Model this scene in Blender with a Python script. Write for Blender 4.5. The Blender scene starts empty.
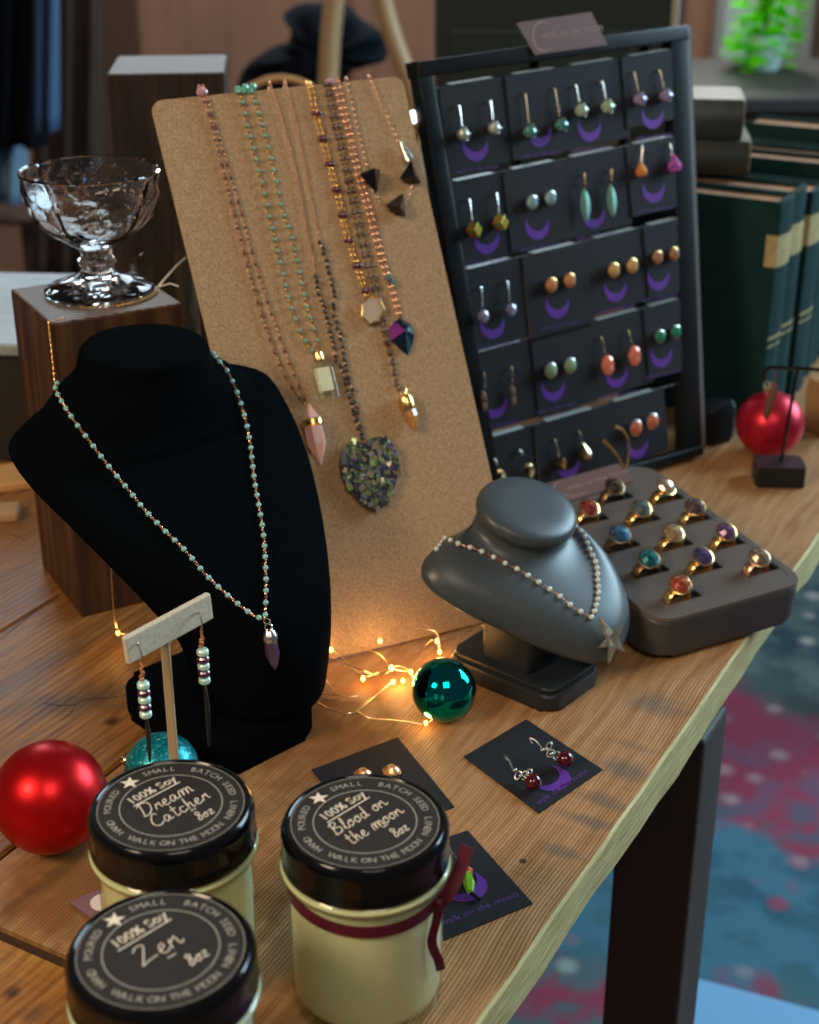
import bpy, bmesh, math, random
from math import sin, cos, pi, radians, atan2, hypot, tan
from mathutils import Vector, Matrix, Euler
from mathutils.bvhtree import BVHTree
random.seed(7)
S = bpy.context.scene
COL = S.collection

# ------------------------------------------------------------------ camera, world, lights, exposure
FPX, PITCH, CH = 1500.0, radians(25), 0.5      # focal length in px of a 819x1024 frame, pitch down, height over the table
cam = bpy.data.cameras.new('camera')
cam.sensor_fit = 'VERTICAL'; cam.sensor_height = 36; cam.lens = FPX / 1024 * 36
cam.clip_start = .01; cam.clip_end = 60
cam.dof.use_dof = True; cam.dof.focus_distance = .80; cam.dof.aperture_fstop = 8.6
co = bpy.data.objects.new('camera', cam); COL.objects.link(co)
co.location = (0, 0, CH); co.rotation_euler = (radians(90) - PITCH, 0, 0)
S.camera = co
S.view_settings.view_transform = 'Standard'; S.view_settings.look = 'None'
S.view_settings.gamma = 1; S.view_settings.use_curve_mapping = False
S.view_settings.exposure = 0.0
w = bpy.data.worlds.new('world'); S.world = w; w.use_nodes = True
w.node_tree.nodes['Background'].inputs[0].default_value = (.62, .60, .62, 1)
w.node_tree.nodes['Background'].inputs[1].default_value = .11

def area(name, loc, target, size, power, color, sy=None):
    l = bpy.data.lights.new(name, 'AREA'); l.energy = power; l.color = color
    l.shape = 'RECTANGLE'; l.size = size; l.size_y = sy or size
    o = bpy.data.objects.new(name, l); COL.objects.link(o); o.location = loc
    d = Vector(target) - Vector(loc); o.rotation_euler = d.to_track_quat('-Z', 'Y').to_euler()
    return o
area('window_daylight_right', (2.0, 1.9, .95), (.1, .85, .05), 1.3, 72, (.56, .83, 1.0), 1.1)
area('window_daylight_back', (-.5, 3.5, 1.35), (0, .9, 0), 1.6, 24, (.66, .86, 1.0), .8)
area('room_lamp_left', (-1.1, -.25, 1.25), (0, .8, 0), .45, 20, (1.0, .76, .50))
area('front_fill', (.25, -.5, 1.5), (0, .9, .1), .7, 9, (1.0, .88, .72))  # unseen warm fill from the front, raised to brighten the jar wax
area('wall_fill', (-.2, 2.6, 1.6), (0, 3.8, .1), .8, 20, (1.0, .86, .76))  # unseen fill aimed at the back wall to brighten it

# ------------------------------------------------------------------ pixel helpers (photograph frame -> real positions)
def ray(u, v):
    a = (u - 409.5) / FPX; b = (v - 512) / FPX
    return Vector((a, cos(PITCH) - b * sin(PITCH), -sin(PITCH) - b * cos(PITCH)))
EYE = Vector((0, 0, CH))
def T(u, v, z=0.0):
    r = ray(u, v); return EYE + r * ((z - CH) / r.z)
def D(u, v, Y):
    r = ray(u, v); return EYE + r * (Y / r.y)
def onplane(u, v, O, n):
    r = ray(u, v); return EYE + r * ((O - EYE).dot(n) / r.dot(n))

# ------------------------------------------------------------------ object helpers
def prop(o, label=None, cat=None, group=None, kind=None):
    if label: o['label'] = label
    if cat: o['category'] = cat
    if group: o['group'] = group
    if kind: o['kind'] = kind
    return o
def thing(name, label, cat, loc=(0, 0, 0), rot=(0, 0, 0), group=None):
    o = bpy.data.objects.new(name, None); COL.objects.link(o)
    o.empty_display_size = .01
    o.location = loc; o.rotation_euler = rot
    o['_m'] = 0; del o['_m']
    return prop(o, label, cat, group)
def mx(o):
    return Matrix.Translation(o.location) @ o.rotation_euler.to_matrix().to_4x4()
def ob(name, bm, mats, parent=None, smooth=True, world=False, label=None, angle=40):
    """link a bmesh as one mesh object; world=True: vertices are world coords and go into the parent's frame"""
    if world and parent is not None:
        bm.transform(mx(parent).inverted())
    me = bpy.data.meshes.new(name)
    bmesh.ops.recalc_face_normals(bm, faces=bm.faces)
    bm.to_mesh(me); bm.free()
    if not isinstance(mats, (list, tuple)): mats = [mats]
    for m in mats: me.materials.append(m)
    for p in me.polygons: p.use_smooth = smooth
    if smooth and angle: me.set_sharp_from_angle(angle=radians(angle))
    o = bpy.data.objects.new(name, me); COL.objects.link(o)
    if parent is not None: o.parent = parent
    if label: o['label'] = label
    return o
def inst(src, parent=None, loc=None, mat=None):
    o = src.copy(); COL.objects.link(o)
    if parent is not None: o.parent = parent
    if loc is not None: o.location = loc
    return o
def BM(): return bmesh.new()
def frame(O, X, Y, Z):
    m = Matrix((X, Y, Z)).transposed().to_4x4(); m.translation = O; return m
def addgeo(bm, vs, fs, M=None, mi=0):
    bv = [bm.verts.new((M @ Vector(v)) if M is not None else v) for v in vs]
    out = []
    for f in fs:
        try:
            fc = bm.faces.new([bv[i] for i in f]); fc.material_index = mi; out.append(fc)
        except ValueError: pass
    return bv, out
def box(bm, c, s, M=None, mi=0, bev=0, seg=2):
    x, y, z = s[0] / 2, s[1] / 2, s[2] / 2
    vs = [Vector((c[0] + i * x, c[1] + j * y, c[2] + k * z)) for k in (-1, 1) for i, j in ((-1, -1), (1, -1), (1, 1), (-1, 1))]
    fs = [(3, 2, 1, 0), (4, 5, 6, 7), (0, 1, 5, 4), (1, 2, 6, 5), (2, 3, 7, 6), (3, 0, 4, 7)]
    bv, ff = addgeo(bm, vs, fs, M, mi)
    if bev:
        es = list({e for f in ff for e in f.edges})
        bmesh.ops.bevel(bm, geom=es, offset=bev, segments=seg, affect='EDGES', profile=.5)
def prism(bm, pts, z0, z1, M=None, mi=0, bev=0, seg=2):
    n = len(pts)
    vs = [Vector((p[0], p[1], z0)) for p in pts] + [Vector((p[0], p[1], z1)) for p in pts]
    fs = [tuple(reversed(range(n))), tuple(range(n, 2 * n))] + [(i, (i + 1) % n, n + (i + 1) % n, n + i) for i in range(n)]
    bv, ff = addgeo(bm, vs, fs, M, mi)
    if bev:
        es = list({e for f in ff[:2] for e in f.edges})
        bmesh.ops.bevel(bm, geom=es, offset=bev, segments=seg, affect='EDGES', profile=.5)
def rrect(x0, y0, x1, y1, r, k=6):
    P = []
    for cx, cy, a0 in ((x1 - r, y0 + r, -90), (x1 - r, y1 - r, 0), (x0 + r, y1 - r, 90), (x0 + r, y0 + r, 180)):
        for i in range(k + 1):
            a = radians(a0 + 90 * i / k); P.append((cx + r * cos(a), cy + r * sin(a)))
    return P
def lathe(bm, prof, seg=40, M=None, mi=0, fac=None):
    rings = []
    for r, z in prof:
        if r <= 1e-7:
            p = Vector((0, 0, z)); rings.append([bm.verts.new(M @ p if M is not None else p)])
        else:
            row = []
            for i in range(seg):
                a = 2 * pi * i / seg; rr = r * (fac(a, z) if fac else 1)
                p = Vector((rr * cos(a), rr * sin(a), z)); row.append(bm.verts.new(M @ p if M is not None else p))
            rings.append(row)
    for A, B in zip(rings, rings[1:]):
        for i in range(seg):
            j = (i + 1) % seg
            if len(A) == 1 and len(B) == 1: continue
            if len(A) == 1: f = (A[0], B[j], B[i])
            elif len(B) == 1: f = (A[i], A[j], B[0])
            else: f = (A[i], A[j], B[j], B[i])
            try: bm.faces.new(f).material_index = mi
            except ValueError: pass
def catmull(P, k=6, closed=False):
    P = [Vector(p) for p in P]; n = len(P)
    if n < 3: return P
    out = []
    rng = n if closed else n - 1
    for i in range(rng):
        if closed: a, b, c, d = P[(i - 1) % n], P[i], P[(i + 1) % n], P[(i + 2) % n]
        else: a, b, c, d = P[max(i - 1, 0)], P[i], P[i + 1], P[min(i + 2, n - 1)]
        for j in range(k):
            t = j / k
            out.append(.5 * ((2 * b) + (c - a) * t + (2 * a - 5 * b + 4 * c - d) * t * t + (3 * b - a - 3 * c + d) * t ** 3))
    if not closed: out.append(P[-1])
    return out
def tube(bm, pts, r, seg=6, M=None, mi=0, taper=None, cap=True):
    pts = [Vector(p) for p in pts]
    if M is not None: pts = [M @ p for p in pts]
    n = len(pts); rings = []
    up = Vector((0, 0, 1)); prev = None
    for i, p in enumerate(pts):
        t = (pts[min(i + 1, n - 1)] - pts[max(i - 1, 0)])
        if t.length < 1e-9: t = Vector((0, 0, 1))
        t.normalize()
        if prev is None:
            a = t.cross(up)
            if a.length < .1: a = t.cross(Vector((1, 0, 0)))
            a.normalize()
        else:
            a = prev - t * prev.dot(t)
            if a.length < 1e-6: a = t.cross(up)
            a.normalize()
        prev = a; b = t.cross(a)
        rr = r * (taper(i / max(n - 1, 1)) if taper else 1)
        rings.append([bm.verts.new(p + a * (rr * cos(2 * pi * j / seg)) + b * (rr * sin(2 * pi * j / seg))) for j in range(seg)])
    for A, B in zip(rings, rings[1:]):
        for i in range(seg):
            j = (i + 1) % seg; bm.faces.new((A[i], A[j], B[j], B[i])).material_index = mi
    if cap:
        for R in (rings[0][::-1], rings[-1]): bm.faces.new(R).material_index = mi
def ball(bm, c, r, M=None, mi=0, u=12, v=8, sc=(1, 1, 1), R=None):
    m = Matrix.Translation(Vector(c)) @ (R.to_4x4() if R is not None else Matrix.Identity(4)) @ Matrix.Diagonal((r * sc[0], r * sc[1], r * sc[2], 1))
    if M is not None: m = M @ m
    g = bmesh.ops.create_uvsphere(bm, u_segments=u, v_segments=v, radius=1, matrix=m)
    for f in {f for x in g['verts'] for f in x.link_faces}: f.material_index = mi
def ico(bm, c, r, M=None, mi=0, sub=1, sc=(1, 1, 1), R=None):
    m = Matrix.Translation(Vector(c)) @ (R.to_4x4() if R is not None else Matrix.Identity(4)) @ Matrix.Diagonal((r * sc[0], r * sc[1], r * sc[2], 1))
    if M is not None: m = M @ m
    g = bmesh.ops.create_icosphere(bm, subdivisions=sub, radius=1, matrix=m)
    for f in {f for x in g['verts'] for f in x.link_faces}: f.material_index = mi
def torus(bm, c, R, r, X=Vector((1, 0, 0)), Y=Vector((0, 1, 0)), seg=12, k=6, mi=0, sx=1, sy=1, arc=1.0):
    Z = X.cross(Y).normalized(); n = seg if arc >= 1 else seg + 1
    rings = []
    for i in range(n):
        a = 2 * pi * arc * i / seg; d = X * cos(a) * sx + Y * sin(a) * sy
        dn = (X * cos(a) + Y * sin(a))
        rings.append([bm.verts.new(Vector(c) + d * R + dn * (r * cos(2 * pi * j / k)) + Z * (r * sin(2 * pi * j / k))) for j in range(k)])
    m = seg
    for i in range(m):
        A, B = rings[i], rings[(i + 1) % n]
        for j in range(k):
            q = (j + 1) % k; bm.faces.new((A[j], B[j], B[q], A[q])).material_index = mi
def resample(P, step):
    P = [Vector(p) for p in P]; out = [P[0].copy()]; acc = 0.0
    for a, b in zip(P, P[1:]):
        L = (b - a).length
        if L < 1e-9: continue
        d = step - acc
        while d <= L:
            out.append(a.lerp(b, d / L)); d += step
        acc = L - (d - step)
    return out
def chain_bm(P, link=.0022, wdt=.0007, wire=.00022, nrm=Vector((0, -1, 0))):
    """a real chain: alternating elongated links along a path"""
    bm = BM(); Q = resample(P, link * .78)
    for i in range(len(Q) - 1):
        t = (Q[i + 1] - Q[i]).normalized(); c = (Q[i] + Q[i + 1]) / 2
        s = t.cross(nrm)
        if s.length < .05: s = t.cross(Vector((1, 0, 0)))
        s.normalize()
        if i % 2: s = (s + t.cross(s)).normalized()
        torus(bm, c, 1, wire, X=t, Y=s, seg=8, k=4, sx=link / 2 - wire, sy=wdt / 2)
    return bm
def text_geo(s, size=1.0, shear=0.0, spacing=1.0):
    cu = bpy.data.curves.new('t', 'FONT'); cu.body = s; cu.size = size; cu.align_x = 'CENTER'; cu.align_y = 'CENTER'
    cu.shear = shear; cu.space_character = spacing; cu.resolution_u = 2
    o = bpy.data.objects.new('t', cu); COL.objects.link(o); bpy.context.view_layer.update()
    me = bpy.data.meshes.new_from_object(o)
    vs = [v.co.copy() for v in me.vertices]; fs = [tuple(p.vertices) for p in me.polygons]
    bpy.data.objects.remove(o); bpy.data.curves.remove(cu); bpy.data.meshes.remove(me)
    return vs, fs
def moon_pts(R=1, k=16, ang=-60):
    """crescent outline, thick side towards ang"""
    a0 = radians(ang); P = []
    for i in range(k + 1):
        a = a0 - radians(115) + radians(230) * i / k; P.append((R * cos(a), R * sin(a)))
    c = (-.50 * R * cos(a0), -.50 * R * sin(a0)); e = P[-1]; s = P[0]
    ra = hypot(e[0] - c[0], e[1] - c[1]); ae = atan2(e[1] - c[1], e[0] - c[0]); as_ = atan2(s[1] - c[1], s[0] - c[0])
    da = (ae - as_) % (2 * pi)
    for i in range(1, k):
        a = ae - da * i / k; P.append((c[0] + ra * cos(a), c[1] + ra * sin(a)))
    return P
def strip_crescent(bm, R, ang, M, mi, k=16):
    P = moon_pts(R, k, ang); n = len(P)
    outer = P[:k + 1]; inner = [P[0]] + P[k + 1:][::-1] + [P[k]]
    vs = [Vector((p[0], p[1], 0)) for p in outer] + [Vector((p[0], p[1], 0)) for p in inner]
    fs = [(i, i + 1, k + 1 + i + 1, k + 1 + i) for i in range(k)]
    addgeo(bm, vs, fs, M, mi)

# ------------------------------------------------------------------ materials
def mat(name, col, rough=.5, metal=0, spec=.5, trans=0, ior=1.45, emit=None, es=0, coat=0, alpha=None, sheen=0, sss=0):
    m = bpy.data.materials.new(name); m.use_nodes = True
    b = m.node_tree.nodes['Principled BSDF']
    b.inputs['Base Color'].default_value = (*col, 1); b.inputs['Roughness'].default_value = rough
    b.inputs['Metallic'].default_value = metal; b.inputs['Specular IOR Level'].default_value = spec
    b.inputs['Transmission Weight'].default_value = trans; b.inputs['IOR'].default_value = ior
    b.inputs['Coat Weight'].default_value = coat; b.inputs['Coat Roughness'].default_value = .05
    b.inputs['Sheen Weight'].default_value = sheen
    b.inputs['Subsurface Weight'].default_value = sss; b.inputs['Subsurface Scale'].default_value = .01
    if emit: b.inputs['Emission Color'].default_value = (*emit, 1); b.inputs['Emission Strength'].default_value = es
    return m
def nodes(m):
    nt = m.node_tree; return nt, nt.nodes, nt.links, nt.nodes['Principled BSDF']
def N(nt, typ, **kw):
    n = nt.nodes.new(typ)
    for k, v in kw.items():
        if k in ('op',): n.operation = v
        elif isinstance(k, str) and k.startswith('i_'):
            key = k[2:]; key = int(key) if key.isdigit() else key
            n.inputs[key].default_value = v
        else: setattr(n, k, v)
    return n
def ramp(nt, stops, interp='LINEAR'):
    r = nt.nodes.new('ShaderNodeValToRGB'); cr = r.color_ramp; cr.interpolation = interp
    while len(cr.elements) < len(stops): cr.elements.new(.5)
    for e, (p, c) in zip(cr.elements, stops): e.position = p; e.color = (*c, 1)
    return r
def noise_color(m, scale, stops, stretch=(1, 1, 1), detail=6, rough=.6, bump=0, bumpscale=None, rot=0, coords='Object', dist=.001):
    nt, ns, lk, b = nodes(m)
    tc = N(nt, 'ShaderNodeTexCoord'); mp = N(nt, 'ShaderNodeMapping')
    mp.inputs['Scale'].default_value = stretch; mp.inputs['Rotation'].default_value = (0, 0, rot)
    nz = N(nt, 'ShaderNodeTexNoise'); nz.inputs['Scale'].default_value = scale; nz.inputs['Detail'].default_value = detail; nz.inputs['Roughness'].default_value = rough
    lk.new(tc.outputs[coords], mp.inputs[0]); lk.new(mp.outputs[0], nz.inputs[0])
    r = ramp(nt, stops); lk.new(nz.outputs[0], r.inputs[0]); lk.new(r.outputs[0], b.inputs['Base Color'])
    if bump:
        bp = N(nt, 'ShaderNodeBump'); bp.inputs['Strength'].default_value = bump; bp.inputs['Distance'].default_value = dist
        if bumpscale:
            n2 = N(nt, 'ShaderNodeTexNoise'); n2.inputs['Scale'].default_value = bumpscale; n2.inputs['Detail'].default_value = 4
            lk.new(mp.outputs[0], n2.inputs[0]); lk.new(n2.outputs[0], bp.inputs['Height'])
        else: lk.new(nz.outputs[0], bp.inputs['Height'])
        lk.new(bp.outputs[0], b.inputs['Normal'])
    return m

EDGE = radians(61.1)                       # direction of the table's long edge
E0 = Vector((.0322, .5224, 0)); EX = Vector((cos(EDGE), sin(EDGE), 0)); EY = Vector((-sin(EDGE), cos(EDGE), 0))
def tb(u, v):                              # photo pixel -> table coordinates (along the edge, inward)
    p = T(u, v) - E0; return p.dot(EX), p.dot(EY)

def wood_top(name, base, dark, light, stains_and_tint=(), knots=(), rings=150, saw=.25, contrast=.45):
    """sawn plank; object coords: x along the grain, y across"""
    m = mat(name, base, .5, spec=.4); nt, ns, lk, b = nodes(m)
    tc = N(nt, 'ShaderNodeTexCoord'); P = tc.outputs['Object']
    # warp
    wn = N(nt, 'ShaderNodeTexNoise', i_Scale=5.0, i_Detail=2.0); lk.new(P, wn.inputs[0])
    wa = N(nt, 'ShaderNodeVectorMath', operation='SCALE'); wa.inputs['Scale'].default_value = .02; lk.new(wn.outputs['Color'], wa.inputs[0])
    ad = N(nt, 'ShaderNodeVectorMath', operation='ADD'); lk.new(P, ad.inputs[0]); lk.new(wa.outputs[0], ad.inputs[1])
    # knots bend the grain
    src = ad.outputs[0]
    mp = N(nt, 'ShaderNodeMapping'); mp.inputs['Scale'].default_value = (.1, 1, 1); lk.new(src, mp.inputs[0])
    wv = N(nt, 'ShaderNodeTexWave', bands_direction='Y'); wv.inputs['Scale'].default_value = rings; wv.inputs['Distortion'].default_value = 2.2
    wv.inputs['Detail'].default_value = 2; wv.inputs['Detail Scale'].default_value = 1.2; lk.new(mp.outputs[0], wv.inputs[0])
    mp2 = N(nt, 'ShaderNodeMapping'); mp2.inputs['Scale'].default_value = (1.0, 14, 1); lk.new(src, mp2.inputs[0])
    nz = N(nt, 'ShaderNodeTexNoise', i_Scale=14.0, i_Detail=8.0, i_Roughness=.65); lk.new(mp2.outputs[0], nz.inputs[0])
    r1 = ramp(nt, [(.28, dark), (.5, base), (.72, light)]); lk.new(nz.outputs[0], r1.inputs[0])
    r2 = ramp(nt, [(0, (.66, .62, .58)), (.45, (1, 1, 1)), (1, (1.0, 1.0, 1.0))]); lk.new(wv.outputs[0], r2.inputs[0])
    mul = N(nt, 'ShaderNodeMix', data_type='RGBA', blend_type='MULTIPLY'); mul.inputs[0].default_value = contrast
    lk.new(r1.outputs[0], mul.inputs[6]); lk.new(r2.outputs[0], mul.inputs[7]); cur = mul.outputs[2]
    # saw marks across the plank
    mp3 = N(nt, 'ShaderNodeMapping'); mp3.inputs['Scale'].default_value = (60, 2.2, 1); mp3.inputs['Rotation'].default_value = (0, 0, .05); lk.new(P, mp3.inputs[0])
    sn = N(nt, 'ShaderNodeTexNoise', i_Scale=7.0, i_Detail=3.0); lk.new(mp3.outputs[0], sn.inputs[0])
    r3 = ramp(nt, [(.35, (.72, .66, .6)), (.55, (1, 1, 1))]); lk.new(sn.outputs[0], r3.inputs[0])
    m2 = N(nt, 'ShaderNodeMix', data_type='RGBA', blend_type='MULTIPLY'); m2.inputs[0].default_value = saw
    lk.new(cur, m2.inputs[6]); lk.new(r3.outputs[0], m2.inputs[7]); cur = m2.outputs[2]
    # weathering, burl and painted lamp tint with a place of their own: (x, y, rx, ry, colour, amount, angle)
    bn = N(nt, 'ShaderNodeTexNoise', i_Scale=60.0, i_Detail=5.0); lk.new(P, bn.inputs[0])
    for (sx, sy, rx, ry, c, amt, ang) in stains_and_tint:
        mm = N(nt, 'ShaderNodeMapping', vector_type='TEXTURE'); mm.inputs['Location'].default_value = (sx, sy, 0)
        mm.inputs['Rotation'].default_value = (0, 0, ang); mm.inputs['Scale'].default_value = (rx, ry, 1); lk.new(P, mm.inputs[0])
        sp = N(nt, 'ShaderNodeSeparateXYZ'); lk.new(mm.outputs[0], sp.inputs[0])
        cb = N(nt, 'ShaderNodeCombineXYZ'); lk.new(sp.outputs[0], cb.inputs[0]); lk.new(sp.outputs[1], cb.inputs[1])
        ln = N(nt, 'ShaderNodeVectorMath', operation='LENGTH'); lk.new(cb.outputs[0], ln.inputs[0])
        a1 = N(nt, 'ShaderNodeMath', operation='MULTIPLY_ADD'); lk.new(bn.outputs[0], a1.inputs[0]); a1.inputs[1].default_value = 1.6; lk.new(ln.outputs['Value'], a1.inputs[2])
        rr = ramp(nt, [(.0, (amt,) * 3), (1.0, (0, 0, 0))])
        rr.color_ramp.elements[0].position = .55; rr.color_ramp.elements[1].position = .95
        dv = N(nt, 'ShaderNodeMath', operation='DIVIDE'); lk.new(a1.outputs[0], dv.inputs[0]); dv.inputs[1].default_value = 2.0
        lk.new(dv.outputs[0], rr.inputs[0])
        mk = N(nt, 'ShaderNodeMix', data_type='RGBA', blend_type='MIX'); lk.new(rr.outputs[0], mk.inputs[0])
        lk.new(cur, mk.inputs[6]); mk.inputs[7].default_value = (*c, 1); cur = mk.outputs[2]
    lk.new(cur, b.inputs['Base Color'])
    bp = N(nt, 'ShaderNodeBump'); bp.inputs['Strength'].default_value = .35; bp.inputs['Distance'].default_value = .0008
    sm = N(nt, 'ShaderNodeMath', operation='ADD'); lk.new(wv.outputs[0], sm.inputs[0]); lk.new(nz.outputs[0], sm.inputs[1])
    lk.new(sm.outputs[0], bp.inputs['Height']); lk.new(bp.outputs[0], b.inputs['Normal'])
    rg = N(nt, 'ShaderNodeMapRange'); rg.inputs['To Min'].default_value = .32; rg.inputs['To Max'].default_value = .52; lk.new(nz.outputs[0], rg.inputs[0]); lk.new(rg.outputs[0], b.inputs['Roughness'])
    return m

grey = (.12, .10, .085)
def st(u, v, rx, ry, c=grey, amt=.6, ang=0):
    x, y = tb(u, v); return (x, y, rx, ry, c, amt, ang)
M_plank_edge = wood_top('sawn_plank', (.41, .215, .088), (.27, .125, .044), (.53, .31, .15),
    stains_and_tint=[st(330, 720, .09, .07, (.20, .080, .022), .75, .2), st(200, 880, .08, .06, (.19, .072, .018), .8), st(70, 890, .06, .05, (.20, .08, .02), .85), st(60, 870, .05, .006, (.09, .04, .014), .6), st(655, 705, .014, .026, grey, .6), st(620, 770, .014, .018, grey, .7), st(585, 820, .006, .022, grey, .65),  # broad brown entries put warm lamplight into the plank colour, besides burl
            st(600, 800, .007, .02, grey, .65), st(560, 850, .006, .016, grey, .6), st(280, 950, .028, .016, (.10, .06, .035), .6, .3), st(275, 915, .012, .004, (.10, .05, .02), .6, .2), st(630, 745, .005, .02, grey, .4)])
M_plank_mid = wood_top('burled_plank', (.27, .115, .032), (.11, .045, .015), (.42, .20, .06), rings=60, saw=.15, contrast=.3,
    stains_and_tint=[st(80, 700, .045, .018, (.07, .045, .03), .75, -.75), st(50, 660, .05, .012, (.09, .065, .045), .55, -.1), st(20, 690, .03, .02, (.16, .12, .09), .4), st(112, 722, .006, .005, (.04, .02, .01), .9)])
M_plank_back = wood_top('dark_plank', (.27, .115, .034), (.13, .052, .017), (.40, .19, .06), rings=60, saw=.1, contrast=.3, stains_and_tint=[st(10, 650, .04, .02, (.2, .16, .13), .4)])
M_plank_front = wood_top('orange_plank', (.36, .15, .032), (.15, .055, .013), (.54, .26, .065), rings=60, saw=.4, contrast=.4,
    stains_and_tint=[st(12, 993, .006, .005, (.05, .02, .01), .9), st(35, 1012, .01, .006, (.08, .04, .02), .6)])
M_edgewood = noise_color(mat('pale_sawn_edge', (.6, .5, .25), .75), 30, [(.3, (.36, .30, .12)), (.55, (.56, .48, .22)), (.75, (.68, .60, .34))], (1, 6, 14), bump=.6, dist=.002)
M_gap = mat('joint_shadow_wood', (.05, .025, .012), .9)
M_dark = noise_color(mat('dark_stained_leg', (.02, .013, .01), .55), 20, [(.3, (.012, .008, .006)), (.7, (.03, .02, .016))], (1, 1, .1))
M_leg_lit = noise_color(mat('leg_lit_side', (.1, .09, .08), .6), 20, [(.3, (.035, .03, .025)), (.7, (.06, .054, .045))], (1, 1, .1))  # window light on the leg's outer face, put into its colour
def stained(name, c0, c1, c2, scale=60):
    m = noise_color(mat(name, c1, .5, spec=.35), scale, [(.3, c0), (.5, c1), (.72, c2)], (1, 1, .07), bump=.35, dist=.001)
    return m
M_block = stained('walnut_stained_block', (.022, .011, .007), (.06, .028, .015), (.13, .062, .03), 90)
M_block2 = stained('espresso_stained_block', (.010, .007, .006), (.022, .015, .012), (.045, .03, .023), 90)
M_endgrain = mat('block_end_grain', (.12, .07, .05), .5, spec=.3)
nt, ns, lk, b = nodes(M_endgrain)
tc = N(nt, 'ShaderNodeTexCoord'); wv = N(nt, 'ShaderNodeTexWave', wave_type='RINGS', rings_direction='Z'); mp = N(nt, 'ShaderNodeMapping')
mp.inputs['Location'].default_value = (.03, .09, 0); lk.new(tc.outputs['Object'], mp.inputs[0]); lk.new(mp.outputs[0], wv.inputs[0]); wv.inputs['Scale'].default_value = 62; wv.inputs['Distortion'].default_value = 1.0
r = ramp(nt, [(.2, (.05, .03, .02)), (.6, (.20, .14, .10))]); lk.new(wv.outputs[0], r.inputs[0]); lk.new(r.outputs[0], b.inputs['Base Color'])
M_chip = noise_color(mat('chipboard', (.38, .245, .135), .85, spec=.2), 650, [(.3, (.27, .165, .085)), (.5, (.38, .245, .135)), (.7, (.50, .34, .20))], detail=4, bump=.3, dist=.0004)
M_chip_edge = mat('chipboard_edge', (.5, .38, .24), .8)
M_velvet = noise_color(mat('black_velvet', (.002, .003, .004), 1.0, spec=.02, sheen=.0), 900, [(.3, (.0012, .0018, .0026)), (.7, (.003, .0045, .006))], bump=.4, dist=.0005)
M_leather = noise_color(mat('grey_leatherette', (.075, .085, .095), .36, spec=.5), 700, [(.3, (.046, .055, .062)), (.7, (.066, .078, .087))], bump=.12, dist=.0003)
M_leather_dark = noise_color(mat('charcoal_leatherette', (.03, .036, .042), .42, spec=.45), 700, [(.3, (.009, .013, .016)), (.7, (.017, .022, .026))], bump=.12, dist=.0003)
M_tray = noise_color(mat('taupe_leatherette', (.14, .115, .105), .45), 700, [(.3, (.095, .078, .068)), (.7, (.13, .108, .094))], bump=.12, dist=.0003)
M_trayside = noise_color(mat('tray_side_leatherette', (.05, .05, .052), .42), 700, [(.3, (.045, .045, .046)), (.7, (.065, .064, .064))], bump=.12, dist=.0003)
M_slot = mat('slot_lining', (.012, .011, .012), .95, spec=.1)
M_card = noise_color(mat('black_card', (.016, .017, .022), .65, spec=.25), 1500, [(.3, (.012, .013, .018)), (.7, (.020, .021, .027))])
M_tab = mat('card_fold_sky_sheen', (.30, .36, .38), .3, spec=.6)  # sky reflection on the card folds, put into the colour
M_purple = mat('purple_print', (.12, .035, .32), .4, spec=.5)
M_purple_text = mat('purple_foil', (.11, .05, .22), .4)
M_bcard = mat('rose_brown_card', (.15, .085, .08), .5)
M_bprint = mat('rose_print', (.36, .24, .22), .5)
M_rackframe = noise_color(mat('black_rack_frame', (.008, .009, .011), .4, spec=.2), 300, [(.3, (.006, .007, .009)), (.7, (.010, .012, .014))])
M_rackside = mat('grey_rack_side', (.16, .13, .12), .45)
M_cloth_back = mat('rack_backing', (.012, .014, .018), .9)
M_steel = mat('steel_wire', (.42, .42, .43), .3, 1)
M_silver = mat('silver', (.75, .73, .70), .25, 1)
M_oldsilver = mat('antique_silver', (.5, .47, .42), .35, 1)
M_gold = mat('gold', (.90, .58, .22), .25, 1)
M_rose = mat('rose_gold_chain', (.80, .48, .33), .3, 1)
M_copper = mat('copper_wire', (.85, .42, .22), .3, 1)
M_bronze = mat('antique_bronze', (.30, .19, .10), .4, 1)
M_palegold = mat('pale_gold_star', (.30, .25, .18), .42, .75)
M_glass = mat('clear_glass', (1, 1, 1), .015, trans=1, ior=1.55)
M_jarglass = mat('jar_glass', (.94, 1, .92), .02, trans=1, ior=1.45)
M_wax = mat('soy_wax', (.74, .71, .44), .45, sss=.4)
M_wax2 = mat('white_wax', (.72, .72, .55), .45, sss=.4)
M_lid = mat('black_lid', (.003, .003, .004), .14, spec=.45)
M_label = mat('chalk_label', (.026, .020, .016), .6, spec=.3)
M_print = mat('silver_print', (.42, .38, .32), .5)
M_ink = mat('cream_marker', (.85, .74, .58), .5)
M_ribbon = mat('burgundy_ribbon', (.085, .003, .018), .45)
M_cream = noise_color(mat('cream_linen', (.6, .55, .42), .85), 500, [(.3, (.52, .47, .35)), (.7, (.68, .63, .5))], bump=.3, dist=.0004)
M_red = mat('red_bauble', (.55, .004, .008), .36, .75, coat=.05)
M_redfar = mat('satin_red_bauble', (.55, .015, .04), .35, .6)
M_teal = mat('teal_mirror_bauble', (.0, .32, .33), .07, 1)
M_glit = mat('teal_glitter', (.0, .20, .26), .35, .5)
nt, ns, lk, b = nodes(M_glit)
tc = N(nt, 'ShaderNodeTexCoord'); vo = N(nt, 'ShaderNodeTexVoronoi'); vo.inputs['Scale'].default_value = 700; lk.new(tc.outputs['Object'], vo.inputs[0])
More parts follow.
